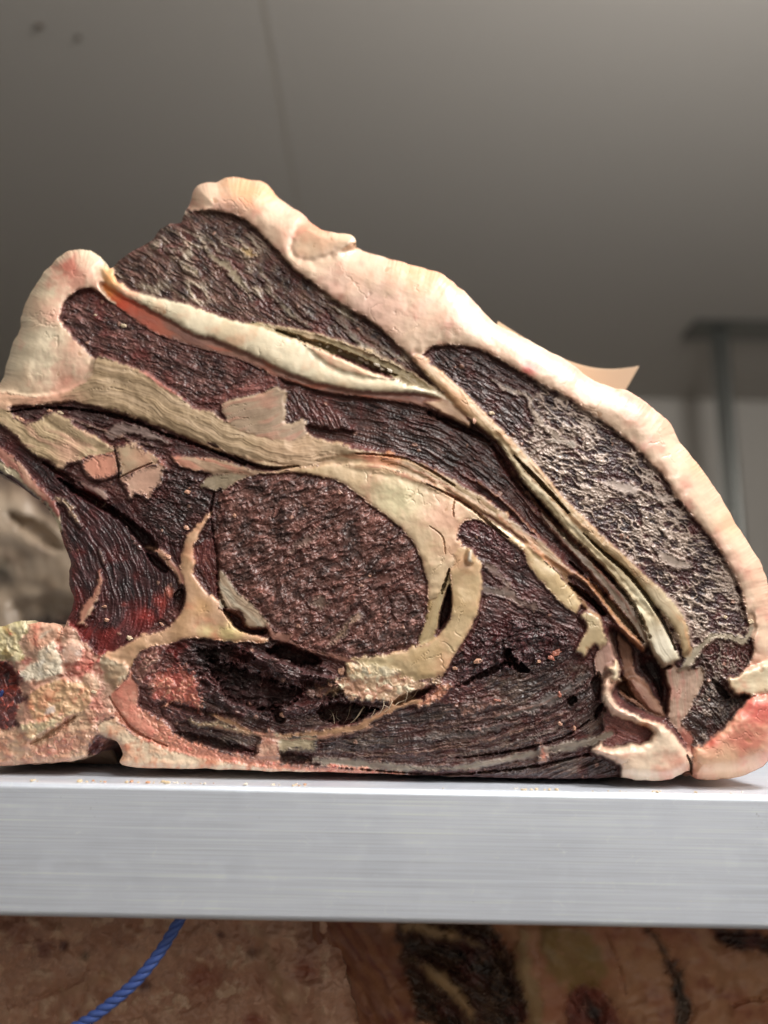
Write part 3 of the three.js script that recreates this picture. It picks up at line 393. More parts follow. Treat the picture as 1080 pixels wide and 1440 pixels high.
    fascia('fascia', { p: [-20, 548, 60, 556, 120, 535, 132, 503, 148, 501, 170, 510, 195, 520, 216, 535, 240, 550, 260, 562, 276, 574, 300, 578, 314, 590, 345, 600, 400, 600, 440, 612, 470, 622, 500, 630, 535, 636, 560, 646, 520, 650, 470, 650, 440, 655, 400, 660, 370, 657, 350, 650, 330, 640, 300, 626, 265, 616, 235, 604, 210, 594, 185, 583, 155, 576, 120, 570, 90, 563, 60, 570, 10, 570], h: 0.6, b: 1.6, w: 12, c: col(0xbfa585), c2: col(0xab9272), c3: col(0xcdb293), amp: 1.1, g: [-20, 560, 80, 545, 160, 540, 240, 575, 320, 615, 420, 640, 560, 645], hot: [[60, 556, 60, col(0xdca58c), 0.9], [10, 560, 40, col(0xe4b79a), 0.8], [420, 640, 70, col(0xcda888), 0.5]], tilt: [0.002, 0, 100, 500] }),
    fascia('membrane', { p: [311, 574, 326, 562, 352, 557, 378, 549, 403, 546, 403, 562, 400, 582, 405, 598, 426, 590, 432, 612, 400, 622, 350, 612, 322, 598], h: 1.6, b: 0.5, w: 3, amp: 0.5, c: col(0xb9a086), c2: col(0xa88f78), c3: col(0xc0907a), ang: -15, a: 2.5 }),
    muscle('muscle', { p: [402, 552, 420, 545, 470, 575, 500, 605, 440, 600, 428, 588, 405, 598, 400, 578], ang: 60, len: 20, wid: 5, amp: 0.78, h: -2, dark: col(0x4a2f30), mid: col(0x80504c), lite: col(0xa87868), a: 4 }),
    muscle('muscle', { p: [330, 545, 375, 528, 400, 540, 380, 548, 345, 557, 325, 562, 300, 570, 300, 556], ang: 0, len: 16, wid: 6, amp: 0.60, h: -2, dark: col(0x74403e), mid: col(0x9c6660), lite: ROSE, a: 5 }),
    fascia('membrane_edge', { s: [185, 518, 1, 205, 526, 3, 225, 540, 4, 245, 553, 3.5, 256, 560, 1], h: 1.2, b: 1.6, w: 4, c: col(0xc07a6c), c2: ROSE, amp: 0.3, a: 0.6 }),
    fascia('membrane_edge', { s: [135, 483, 0.8, 145, 494, 2, 158, 501, 1], h: -0.8, b: 1.6, w: 3, c: col(0x9a5a52), c2: col(0x8a4640), amp: 0.3, a: 0.6 }),
    // cream patches on the left
    fascia('fat_patch', { f: 6, p: [-35, 565, 5, 563, 16, 571, 24, 588, 45, 593, 62, 585, 90, 593, 120, 607, 147, 622, 160, 632, 150, 638, 139, 640, 118, 642, 113, 652, 98, 655, 80, 663, 70, 651, 45, 640, 18, 614, 0, 600, -35, 595], h: 0.8, b: 2, w: 9, amp: 1.2, c: col(0xd0b793), c2: col(0xbaa17e), c3: col(0xd0a68c), ang: 28, a: 2, hot: [[95, 635, 26, col(0xdcae94), 0.9]] }),
    fascia('fat_patch', { f: 6, p: [60, 585, 80, 582, 110, 600, 145, 620, 152, 630, 120, 626, 95, 612], h: 1.6, b: 0.7, w: 4, amp: 0.6, c: col(0xb9a282), c2: col(0xa28b6c), ang: 30, a: 1.5 }),
    fat('fat_patch', { f: 8, p: [114, 651, 120, 643, 134, 638, 158, 640, 164, 655, 165, 668, 150, 675, 130, 676, 117, 664], h: 1.2, b: 0.8, w: 5, amp: 0.6, c: col(0xdc9a82), c2: col(0xdda489), c3: col(0xe2b498), a: 1.2 }),
    fat('fat_patch', { f: 8, p: [161, 629, 185, 622, 206, 632, 222, 649, 200, 655, 181, 664, 167, 672, 165, 655], h: 1.8, b: 0.8, w: 4, amp: 0.5, c: col(0xc8a98c), c2: col(0xd6a88c), c3: col(0xbfae90), a: 1.2 }),
    fat('fat_patch', { f: 8, p: [167, 674, 185, 665, 204, 657, 220, 651, 232, 660, 228, 680, 212, 700, 206, 706, 200, 700, 190, 697, 182, 706, 176, 690], h: 1.4, b: 0.8, w: 5, amp: 0.5, c: col(0xd9ae98), c2: col(0xd6b39c), c3: col(0xc9b3a2), a: 1.6 }),
    fat('fat_patch', { f: 8, p: [206, 632, 222, 642, 234, 655, 238, 663, 230, 660, 218, 650], h: 2.2, b: 0.8, w: 3, amp: 0.4, c: col(0xd98f78), c2: col(0xcf7c68), a: 1.4 }),
    fascia('membrane', { p: [110, 676, 125, 680, 145, 688, 155, 703, 140, 700, 122, 690], h: -1.5, b: 0.8, w: 4, amp: 0.5, c: col(0xb09488), c2: col(0x8c6a64), ang: 30 }),
    fascia('membrane', { p: [146, 610, 170, 592, 205, 600, 235, 618, 240, 628, 210, 618, 175, 612, 155, 618], h: -2, b: 1, w: 5, amp: 1.2, c: col(0x7b6660), c2: col(0x8c7770), ang: 20, a: 3 }),
    fascia('membrane', { p: [240, 640, 256, 640, 300, 643, 345, 656, 375, 664, 345, 669, 312, 667, 280, 665, 250, 655], h: 0, b: 1.2, w: 6, amp: 0.7, c: col(0xb99a7e), c2: col(0xa88a72), c3: col(0xcf8f78), ang: 12, hot: [[248, 641, 12, col(0xd9907c), 0.9]] }),
    fascia('membrane', { p: [280, 684, 300, 666, 352, 667, 335, 679, 312, 692, 298, 690], h: -1, b: 0.8, w: 5, amp: 0.8, c: col(0x97876f), c2: col(0x877561), ang: -20 }),
    // the great crescent of fat round the eye, the curved band and the lower band
    fascia('fascia', { p: [440, 653, 500, 636, 560, 640, 612, 660, 650, 681, 690, 704, 720, 730, 748, 752, 780, 779, 800, 800, 790, 806, 760, 776, 740, 768, 712, 749, 688, 732, 662, 714, 635, 697, 598, 678, 560, 662, 500, 654], h: -0.6, b: 1.2, w: 6, amp: 0.9, c: col(0xb59a76), c2: col(0xa08264), c3: col(0xbf8866), g: [440, 650, 560, 648, 640, 685, 720, 740, 800, 803], hot: [[545, 643, 26, col(0xc07a50), 0.8], [520, 640, 14, col(0xb5604a), 0.7]] }),
    fat('fat_crescent', { f: 2, p: [286, 708, 305, 692, 335, 674, 370, 664, 400, 660, 440, 654, 480, 650, 520, 652, 560, 661, 600, 682, 637, 699, 662, 715, 688, 734, 692, 742, 672, 733, 657, 733, 647, 742, 645, 760, 656, 774, 668, 783, 678, 797, 660, 800, 640, 798, 632, 800, 627, 815, 616, 838, 600, 842, 600, 820, 593, 795, 585, 771, 570, 751, 550, 732, 525, 714, 500, 694, 480, 680, 450, 671, 410, 666, 365, 668, 330, 676, 310, 691], h: 1.6, b: 2.2, w: 16, amp: 0.9, c: col(0xe4caa6), c2: col(0xd9bc96), c3: col(0xe0ae92), g: [290, 700, 370, 665, 450, 660, 540, 690, 600, 750, 620, 830], label: 'broad pale yellow crescent of fat round the eye muscle', hot: [[625, 725, 44, col(0xe8b89c), 0.9], [640, 770, 36, col(0xe4b494), 0.8], [560, 700, 40, col(0xece2b8), 0.8], [350, 668, 40, col(0xb59f78), 0.9], [430, 660, 50, col(0xc4a880), 0.8]] }),
    fascia('fascia', { p: [480, 655, 520, 653, 560, 660, 600, 676, 637, 697, 655, 711, 625, 697, 590, 682, 555, 670, 510, 662], h: 2.4, b: 0.8, w: 4, amp: 0.6, c: col(0xd9b78f), c2: col(0xcc9f7c), c3: col(0xd89c80), g: [480, 655, 560, 665, 655, 711] }),
    fascia('fascia', { p: [627, 806, 634, 818, 628, 836, 621, 858, 616, 888, 606, 902, 588, 905, 592, 884, 600, 862, 612, 840], h: 0.2, b: 1.2, w: 6, amp: 0.5, c: col(0xc3ad84), c2: col(0xb09468), ang: -70 }),
    fat('fat_band', { f: 2, p: [636, 795, 640, 772, 655, 768, 668, 780, 677, 797, 678, 830, 673, 860, 662, 886, 646, 912, 636, 930, 624, 949, 600, 954, 572, 962, 540, 968, 510, 972, 492, 962, 487, 940, 490, 927, 530, 921, 562, 916, 590, 907, 606, 899, 618, 890, 630, 873, 634, 850, 632, 815], h: 1.8, b: 2.6, w: 14, amp: 0.7, c: col(0xd9be94), c2: col(0xccad80), c3: col(0xd8b48c), g: [655, 775, 660, 830, 645, 890, 600, 930, 490, 945], hot: [[652, 790, 26, col(0xe6b48c), 0.9], [630, 935, 26, col(0xd6a680), 0.7], [530, 940, 30, col(0xdacba0), 0.7]] }),
    fat('fat_chip', { hk: 0.85, bk: 0.8, s: [662, 771, 3, 661, 782, 5, 659, 791, 4], h: 5.4, b: 1, w: 3, amp: 0.3, c: WHITE, c2: CREAM, a: 1 }),
    { n: 'ragged_fat', k: 'crumb', p: [445, 962, 480, 950, 500, 945, 515, 940, 560, 945, 600, 955, 625, 950, 610, 965, 580, 975, 555, 985, 520, 990, 480, 980, 455, 975], h: 0, b: 1.5, w: 8, ro: 6, wid: 15, amp: 1.0, c: col(0xd8b796), c2: col(0xc99478), c3: col(0xeadcbc), a: 4 },
    { n: 'ragged_fat', k: 'crumb', p: [490, 935, 510, 930, 545, 935, 570, 945, 540, 955, 505, 958, 488, 950], h: 2.4, b: 0.8, w: 6, ro: 6, wid: 14, amp: 0.8, c: col(0xe2cfaa), c2: col(0xeee2c4), c3: col(0xd8b48e), a: 4 },
    // right of the band: fascia sheets below the long muscle
    fat('fascia_sheet', { p: [684, 733, 700, 740, 722, 753, 755, 777, 790, 814, 817, 845, 812, 864, 806, 864, 787, 848, 765, 825, 750, 808, 738, 788, 733, 775, 710, 757], h: 0.4, b: 2.2, w: 10, amp: 0.5, c: col(0xd0b68a), c2: col(0xc6a77a), c3: col(0xd4ae84), g: [684, 733, 755, 790, 812, 860] }),
    fascia('fascia', { s: [700, 722, 3, 735, 757, 5, 770, 787, 5.5, 800, 803, 5, 822, 815, 5, 840, 835, 5, 856, 855, 5, 872, 878, 5, 888, 897, 4.5, 906, 914, 3], h: 0.8, b: 2, w: 5, amp: 0.6, c: col(0xb98860), c2: col(0x9c6a50), c3: col(0xcd8f60), a: 1.2 }),
    fascia('fascia', { s: [765, 783, 2, 790, 806, 4, 812, 836, 4, 826, 855, 4, 845, 868, 2], h: -1.5, b: 1.2, w: 4, amp: 0.5, c: col(0xa97f58), c2: col(0x906848), a: 1 }),
    fascia('fascia', { s: [838, 823, 2, 856, 850, 4, 875, 872, 5, 893, 893, 3], h: -2.2, b: 1, w: 5, amp: 0.6, c: col(0xa08468), c2: col(0x8a6a54), a: 1 }),
    fascia('fascia', { s: [760, 722, 1.5, 800, 762, 4, 835, 800, 5, 862, 828, 7, 882, 856, 8, 898, 884, 7, 908, 910, 4], h: -3, b: 1.8, w: 7, amp: 0.8, c: col(0x9c8a76), c2: col(0x7e6658), c3: col(0xa8978a), a: 1.6 }),
    fascia('fascia', { s: [640, 700, 1, 700, 735, 3, 740, 765, 2.5], h: -2, b: 1, w: 4, amp: 0.6, c: col(0x9c6a54), c2: col(0x7c4a40), a: 1.4 }),
    fat('membrane_flap', { hk: 0.85, bk: 0.8, p: [815, 864, 832, 860, 846, 871, 851, 888, 854, 903, 848, 914, 836, 908, 830, 914, 822, 926, 816, 922, 808, 916, 816, 900, 824, 883], h: 2.4, b: 0.7, w: 5, amp: 0.7, c: col(0xd2bf98), c2: col(0xc9b38c), c3: col(0xd6b89a), a: 2 }),
    fascia('silver_skin', { p: [838, 918, 850, 905, 858, 890, 866, 905, 868, 922, 858, 940, 848, 958, 838, 950, 834, 935], h: -1, b: 1, w: 5, amp: 0.6, c: col(0xb89686), c2: col(0xa0796c), ang: 80 }),
    // the two long sinews on the right
    fascia('sinew', { hk: 0.85, bk: 0.8, s: [582, 499, 5, 600, 517, 9, 630, 545, 11, 660, 574, 11, 682, 596, 10, 706, 616, 9, 735, 645, 9, 760, 674, 9, 786, 705, 8, 815, 733, 8, 845, 762, 9, 873, 788, 10, 900, 815, 11, 928, 842, 12, 950, 868, 12, 962, 893, 10, 966, 925, 7], h: 1.6, b: 2.4, w: 8, ro: 10, amp: 0.6, c: col(0xbfa680), c2: col(0xac8e68), c3: col(0xcb9f76), a: 0.9, hot: [[640, 555, 60, col(0xcd9a70), 0.6], [590, 505, 20, col(0xe0b090), 0.8], [930, 850, 50, col(0xc2b294), 0.8]] }),
    fascia('sinew', { hk: 0.85, bk: 0.8, s: [698, 612, 3, 722, 648, 6, 746, 679, 7, 776, 709, 7.5, 802, 740, 8, 831, 770, 9, 861, 799, 10, 889, 829, 12, 912, 866, 14, 928, 900, 17, 944, 934, 16], h: 0.6, b: 2.4, w: 8, ro: 10, amp: 0.5, c: col(0xd0bd98), c2: col(0xbba480), c3: col(0xdacbaa), a: 0.9, hot: [[935, 910, 40, col(0xf1e8d2), 1], [900, 850, 40, col(0xe2d8b8), 0.8]] }),
    fascia('sinew', { s: [596, 565, 2, 620, 572, 8, 645, 586, 8, 662, 600, 3], h: 1, b: 1.6, w: 6, amp: 0.4, c: col(0xc9a585), c2: col(0xb58a70), a: 1 }),
    // marbling veins of the right muscle
    fascia('fat_vein', { f: 5, s: [690, 534, 2.7, 715, 548, 4.8, 743, 557, 5.8, 750, 580, 5.8, 768, 602, 6.8, 790, 618, 5.8, 812, 628, 2.7], h: -1.5, b: 0.9, w: 4, amp: 0.4, c: col(0xb5a294), c2: col(0xc0ab98), a: 2.5 }),
    fascia('fat_vein', { f: 5, s: [845, 676, 2.7, 866, 684, 9.9, 890, 690, 9.9, 908, 695, 3.7, 930, 700, 7.8, 952, 704, 2.7], h: -1.6, b: 0.9, w: 4, amp: 0.5, c: col(0xbaa79c), c2: col(0xc4b0a4), a: 4 }),
    fascia('fat_vein', { f: 5, s: [920, 772, 2.7, 935, 784, 8.8, 955, 793, 9.9, 975, 796, 3.7], h: -1.6, b: 0.9, w: 4, amp: 0.5, c: col(0xbca99c), c2: col(0xb09c90), a: 4 }),
    fascia('fat_vein', { f: 5, s: [740, 650, 1.7, 755, 632, 3.7, 775, 620, 3.7, 800, 625, 3.7, 815, 640, 1.7], h: -1.6, b: 0.8, w: 3, amp: 0.4, c: col(0x9d9186), c2: col(0xa89a8a), a: 2.5 }),
    fascia('fat_vein', { f: 5, s: [958, 945, 6, 972, 925, 9, 988, 906, 7, 1006, 894, 7, 1028, 896, 7, 1045, 903, 7, 1056, 885, 6, 1056, 862, 3], h: -0.8, b: 1.2, w: 5, amp: 0.5, c: col(0xb3a690), c2: col(0xbfae98), a: 2 }),
    // lower right: the hollow, its rim and the pink lumps
    muscle('muscle', { p: [857, 888, 868, 884, 886, 900, 905, 916, 920, 922, 936, 942, 940, 975, 937, 1005, 925, 1008, 907, 1002, 880, 989, 864, 972, 873, 945, 867, 928], ang: 55, len: 30, wid: 6, amp: 0.60, h: -11, hk: 1, dark: BLK, mid: col(0x4e3a3a), lite: col(0x6c5450), a: 1 }),
    fascia('membrane', { p: [868, 890, 885, 905, 892, 925, 895, 945, 910, 958, 925, 985, 936, 1006, 922, 1008, 905, 1000, 880, 985, 868, 970, 876, 945, 870, 920], h: -9, hk: 1, b: 1, w: 7, amp: 1, c: col(0x9a6f58), c2: col(0x7e5540), c3: col(0xb98a74), g: [868, 890, 885, 940, 905, 975, 930, 1006], a: 1.5 }),
    fascia('membrane', { p: [884, 955, 900, 957, 914, 972, 928, 995, 934, 1008, 915, 1000, 898, 980], h: -7, hk: 1, b: 1.5, w: 6, amp: 0.8, c: col(0xc49a84), c2: col(0xb08070), g: [884, 955, 910, 975, 934, 1008], a: 1.5 }),
    fascia('sinew', { p: [933, 942, 950, 944, 968, 940, 988, 937, 991, 960, 977, 988, 966, 1010, 957, 1016, 974, 1030, 976, 1048, 971, 1060, 957, 1035, 938, 1009, 940, 975], h: -3, hk: 1, b: 2.5, w: 14, amp: 1, c: col(0xc2a894), c2: col(0xb29280), c3: col(0xc98f80), ang: 92, hot: [[968, 1040, 26, col(0xb0685c), 0.9]] }),
    fat('fat_lump', { hk: 1.6, bk: 1.6, p: [844, 972, 853, 958, 858, 948, 868, 950, 868, 962, 861, 975, 868, 988, 882, 998, 906, 1008, 930, 1016, 952, 1036, 966, 1056, 972, 1078, 962, 1094, 930, 1103, 895, 1103, 874, 1096, 869, 1075, 850, 1066, 828, 1056, 850, 1050, 884, 1048, 908, 1046, 919, 1036, 912, 1024, 893, 1016, 868, 1008, 850, 994], h: 3.2, b: 3.2, w: 14, ro: 18, amp: 0.9, c: col(0xf0d8be), c2: col(0xeec8ae), c3: col(0xe5a68f), a: 1.6, hot: [[905, 1020, 16, col(0xe8945e), 0.7], [880, 1000, 30, col(0xecc0ae), 0.7], [955, 1070, 20, col(0xdf907c), 0.7]] }),
    fat('fat_knob', { hk: 1.5, bk: 1.4, p: [852, 943, 856, 936, 865, 935, 873, 940, 872, 950, 875, 958, 866, 962, 858, 955, 860, 948], h: 4.5, b: 3, w: 8, ro: 10, amp: 0.4, c: col(0xf0e0c2), c2: col(0xe6cfa8), a: 0.7 }),
    muscle('muscle', { p: [846, 998, 868, 1008, 893, 1017, 912, 1026, 917, 1036, 906, 1045, 884, 1047, 850, 1052, 846, 1020], ang: 20, len: 26, wid: 6, amp: 0.6, h: 1, hk: 1, tilt: [0, 0, 0, 0], dark: col(0x8a5452), mid: col(0xc08680), lite: col(0xd9a498), a: 3 }),
    fat('fat_lump', { hk: 1.6, bk: 1.8, p: [972, 1066, 978, 1056, 990, 1046, 1005, 1034, 1022, 1018, 1032, 1004, 1050, 985, 1075, 975, 1115, 970, 1115, 1060, 1080, 1090, 1020, 1104, 980, 1100], h: 2.6, b: 3.4, w: 18, ro: 34, amp: 1.1, c: col(0xeebc9c), c2: col(0xeda88c), c3: col(0xe58876), a: 1.5, hot: [[1070, 1000, 46, col(0xdf6b62), 0.9], [1000, 1045, 14, col(0xd45c50), 0.8], [1040, 1040, 30, col(0xe78c78), 0.8], [1020, 1080, 40, col(0xf0c9a4), 0.8]] }),
    fat('fat_flap', { hk: 1.5, bk: 1, p: [1023, 955, 1037, 950, 1054, 939, 1080, 932, 1115, 925, 1115, 978, 1080, 976, 1047, 979, 1030, 973], h: 3.4, b: 1.2, w: 7, ro: 24, amp: 0.9, c: col(0xe8d8b8), c2: col(0xdcc09c), a: 3 }),
    // lower muscle: tan seam, nubs, salmon rib bone below
    fascia('fascia', { s: [290, 1003, 2, 320, 1012, 4, 350, 1028, 4, 385, 1035, 3, 420, 1032, 3, 460, 1028, 5, 500, 1022, 6, 533, 1006, 6, 562, 992, 6, 592, 985, 4], h: -0.5, b: 1.6, w: 5, amp: 1, c: col(0xab8060), c2: col(0xbd9470), c3: col(0xb0654c), a: 2 }),
    { n: 'ragged_fat', k: 'crumb', s: [585, 996, 5, 603, 985, 9, 620, 972, 9, 638, 962, 6], h: 1.4, b: 1.8, w: 7, ro: 6, wid: 9, amp: 1.2, c: col(0xc98468), c2: col(0xd89a7c), c3: col(0xe2bfa0), a: 3 },
    { n: 'ragged_fat', k: 'crumb', s: [265, 1015, 3, 285, 1020, 6, 305, 1015, 4, 330, 1025, 5, 360, 1035, 3], h: -1, b: 1.4, w: 6, ro: 6, wid: 8, amp: 1.2, c: col(0x9a8468), c2: col(0xb09474), c3: col(0xc8b494), a: 3 },
    fascia('membrane', { f: 9, p: [385, 1032, 415, 1034, 440, 1030, 448, 1045, 440, 1058, 415, 1056, 398, 1062, 392, 1050], h: -0.6, b: 0.8, w: 4, amp: 0.9, c: col(0x9c8e72), c2: col(0xa8977a), ang: 20, a: 2.5 }),
    fascia('membrane', { s: [440, 1068, 6, 500, 1072, 6, 580, 1080, 5, 660, 1078, 5, 720, 1066, 6, 780, 1054, 7, 840, 1040, 8, 862, 1030, 4], h: -1.6, b: 1.2, w: 5, amp: 1, c: col(0x857a6c), c2: col(0x94877a), c3: col(0x6d5b52), a: 3 }),
    fascia('membrane', { s: [600, 1062, 1, 660, 1060, 3, 720, 1046, 3, 780, 1024, 3, 820, 990, 1], h: -2.2, b: 1, w: 4, amp: 1, c: col(0x7a6f66), c2: col(0x6a5c56), a: 3 }),
    bone('fat_nub', { f: 6, p: [370, 1030, 382, 1022, 392, 1035, 396, 1055, 392, 1072, 372, 1072, 358, 1066, 362, 1050], h: 1, b: 2, w: 9, c: col(0xc08f78), c2: col(0xb67c68), c3: col(0xd2a890), a: 3 }),
    bone('fat_nub', { f: 6, p: [752, 1046, 760, 1040, 768, 1052, 774, 1068, 766, 1076, 752, 1072, 758, 1060], h: 0.5, b: 1.6, w: 6, c: col(0x9a6e60), c2: col(0xa87e6c), a: 2 }),
    { n: 'rib_fat', k: 'crumb', p: [160, 1000, 200, 995, 230, 1012, 256, 1034, 300, 1050, 370, 1066, 440, 1076, 560, 1084, 560, 1092, 420, 1090, 290, 1078, 230, 1060, 190, 1035], h: -0.5, b: 1.4, w: 8, ro: 7, wid: 9, amp: 0.9, c: col(0xd98e78), c2: col(0xe6a488), c3: col(0xcf6a5a), a: 2 },
    bone('rib_bone', { p: [153, 979, 166, 966, 180, 955, 192, 962, 198, 972, 195, 990, 205, 1008, 222, 1030, 205, 1034, 186, 1022, 168, 1003], h: 0.8, b: 1.2, w: 8, c: col(0xe69a84), c2: col(0xe88f7c), c3: col(0xf0b8a0), amp: 0.5, label: 'pink sawn rib bone' }),
    bone('rib_bone', { p: [137, 1022, 150, 1013, 170, 1017, 196, 1036, 236, 1052, 300, 1066, 380, 1078, 470, 1084, 560, 1090, 470, 1095, 179, 1086, 172, 1060, 160, 1042, 145, 1034], h: 1.4, b: 1.4, w: 7, ro: 9, c: col(0xefd6b8), c2: col(0xe9b898), c3: col(0xdf9070), amp: 0.7, hot: 0, a: 1.4 }),
    // torn ridges of dark meat across the lower hollow
    muscle('muscle', { s: [330, 912, 3, 360, 924, 9, 400, 942, 11, 440, 954, 10, 470, 962, 5], g: [330, 912, 400, 942, 470, 962], len: 26, wid: 6, amp: 1.4, big: 2, h: 0, hk: 1, b: 3, bk: 1, w: 10, f: 5, dark: BLK, mid: col(0x6a4646), lite: col(0x9a7670), a: 4 }),
    muscle('muscle', { s: [372, 1002, 3, 400, 1000, 7, 440, 996, 6, 470, 984, 3], g: [372, 1002, 420, 998, 470, 984], len: 26, wid: 5, amp: 1.2, h: 0, hk: 1, b: 2, bk: 1, w: 8, f: 4, dark: BLK, mid: col(0x634444), lite: col(0x8c6c66), a: 4 }),
    muscle('muscle', { s: [300, 975, 3, 325, 992, 8, 350, 1002, 7, 380, 1012, 3], g: [300, 975, 340, 998, 380, 1012], len: 22, wid: 5, amp: 1.2, h: -0.5, hk: 1, b: 2, bk: 1, w: 8, f: 4, dark: BLK, mid: col(0x5e4444), lite: col(0x8a7a78), a: 4 }),
    { n: 'red_crumbly_flesh', k: 'crumb', f: 5, s: [430, 965, 3, 445, 975, 8, 462, 968, 8, 480, 958, 4], h: 0, b: 1.5, w: 7, ro: 6, wid: 9, amp: 1.2, c: col(0x8c5a52), c2: col(0xa87868), c3: col(0xc09c8c), a: 4 },
    // stringy strands along the seams
    fascia('strand', { f: 1.2, s: [700, 640, 1, 760, 716, 2.4, 820, 776, 2.6, 870, 836, 2.4, 902, 884, 1], h: -2.4, b: 1.4, bk: 0.8, w: 3, amp: 0.3, c: col(0x9a6e58), c2: col(0x7c4c42), a: 1.8 }),
    fascia('strand', { f: 1.2, s: [725, 690, 1, 782, 752, 2.2, 842, 818, 2.4, 886, 880, 1], h: -2.8, b: 1.4, bk: 0.8, w: 3, amp: 0.3, c: col(0x8e6a58), c2: col(0x6c443c), a: 1.8 }),
    fascia('strand', { f: 1.2, s: [640, 662, 1, 700, 698, 2.2, 758, 756, 2, 790, 790, 1], h: -1.8, b: 1.4, bk: 0.8, w: 3, amp: 0.3, c: col(0xa4704e), c2: col(0x84503e), a: 1.8 }),
    fascia('strand', { f: 1.2, s: [352, 452, 1, 460, 474, 2, 560, 514, 2.4, 640, 568, 1.4], h: 1, b: 1.4, bk: 0.8, w: 3, amp: 0.3, c: col(0xcdb894), c2: col(0xb69c78), a: 1.8 }),
    fascia('strand', { f: 1.2, s: [250, 612, 1, 330, 640, 2, 420, 657, 1.6], h: 0.4, b: 1.4, bk: 0.8, w: 3, amp: 0.3, c: col(0xc09c78), c2: col(0x9c7658), a: 1.8 }),
    fascia('strand', { f: 1.2, s: [446, 642, 0.8, 520, 640, 1.8, 600, 668, 2, 682, 716, 1.4], h: 0.6, b: 1.4, bk: 0.8, w: 3, amp: 0.3, c: col(0xc08c66), c2: col(0xa06a50), a: 1.8 }),
    fascia('strand', { f: 1.2, s: [560, 650, 1, 640, 694, 2, 720, 744, 2.2, 770, 784, 1], h: 0.4, b: 1.4, bk: 0.8, w: 3, amp: 0.3, c: col(0xcaa882), c2: col(0xb08a68), a: 1.8 }),
    fascia('strand', { f: 1.2, s: [610, 515, 1, 660, 560, 2, 720, 622, 2.2, 790, 700, 2, 850, 760, 1.5], h: 3, b: 1.4, bk: 0.8, w: 3, amp: 0.3, c: col(0xd8b892), c2: col(0xc09870), a: 1.8 }),
    fascia('strand', { f: 1.2, s: [720, 660, 1, 790, 735, 2, 860, 806, 2.4, 915, 866, 2], h: 2.6, b: 1.4, bk: 0.8, w: 3, amp: 0.3, c: col(0xe0d0a8), c2: col(0xc8b288), a: 1.8 }),
    fascia('strand', { f: 1.2, s: [150, 575, 1, 230, 600, 1.8, 310, 636, 1.4], h: -0.4, b: 1.4, bk: 0.8, w: 3, amp: 0.3, c: col(0xb89a78), c2: col(0x8c6a52), a: 1.8 }),
    fascia('strand', { f: 1.2, s: [60, 574, 1, 130, 600, 1.8, 180, 618, 2.4, 240, 632, 1], h: -2, b: 1.4, bk: 0.8, w: 3, amp: 0.3, c: col(0x9a8272), c2: col(0x7c6258), a: 1.8 }),
    fascia('strand', { f: 1.2, s: [280, 1018, 1, 340, 1030, 2.4, 420, 1040, 2, 500, 1030, 2, 560, 1008, 1], h: -0.4, b: 1.4, bk: 0.8, w: 3, amp: 0.3, c: col(0xb08a70), c2: col(0x8c5c4c), a: 1.8 }),
    fascia('strand', { f: 1.2, s: [500, 1064, 1, 600, 1056, 2, 700, 1038, 2, 800, 1000, 1.4], h: -1.8, b: 1.4, bk: 0.8, w: 3, amp: 0.3, c: col(0x90705e), c2: col(0x6c4c44), a: 1.8 }),
    fascia('strand', { f: 1.2, s: [560, 1030, 1, 660, 1014, 2, 760, 990, 2, 830, 952, 1], h: -2, b: 1.4, bk: 0.8, w: 3, amp: 0.3, c: col(0x84685c), c2: col(0x664844), a: 1.8 }),
    // left of the eye: silver skin, yellow fat, crumbly fat
    fascia('silver_skin', { p: [307, 801, 317, 806, 335, 832, 354, 847, 376, 870, 378, 880, 364, 884, 347, 881, 338, 860, 324, 858, 310, 853, 306, 828], h: -0.4, b: 1.4, w: 8, amp: 0.9, c: col(0xc0a890), c2: col(0xb39a80), c3: col(0xccc0aa), ang: 45, a: 1.3 }),
    fascia('silver_skin', { s: [374, 876, 3, 385, 892, 7, 402, 896, 8, 412, 889, 4], h: 0.6, b: 1, w: 5, amp: 0.7, c: col(0xa87868), c2: col(0x8e5c50), a: 2 }),
    fascia('membrane_edge', { s: [400, 900, 2, 430, 913, 3, 460, 921, 3.5, 490, 928, 5, 505, 935, 3], h: 0.2, b: 1, w: 4, amp: 0.6, c: col(0x8e5e50), c2: col(0xa07060), a: 1.5 }),
    fascia('fat_strip', { s: [203, 769, 2, 215, 772, 5, 228, 779, 6, 240, 793, 6, 252, 808, 6, 258, 822, 5], h: 0, b: 1.6, w: 5, amp: 0.5, c: col(0xb88a72), c2: col(0xcaa080), c3: col(0xa56a5c), a: 1 }),
    fat('yellow_fat', { f: 2.2, p: [300, 716, 288, 741, 277, 760, 272, 775, 276, 790, 273, 803, 284, 823, 304, 847, 323, 866, 334, 883, 354, 890, 377, 897, 374, 905, 343, 904, 300, 901, 268, 899, 234, 905, 200, 914, 188, 928, 181, 947, 160, 974, 142, 967, 136, 930, 150, 920, 164, 915, 200, 893, 233, 883, 253, 860, 261, 837, 257, 817, 252, 800, 255, 775, 266, 748], h: 0.6, b: 2.6, w: 12, amp: 0.9, c: col(0xdfb593), c2: col(0xd3a982), c3: col(0xd9926e), a: 1.4, g: [290, 725, 262, 775, 268, 830, 250, 880, 140, 945], hot: [[325, 888, 22, col(0xe6d294), 0.9], [285, 855, 20, col(0xe6b684), 0.8], [262, 775, 12, col(0xe2a684), 0.7], [290, 888, 16, col(0xe8d6a0), 0.8]] }),
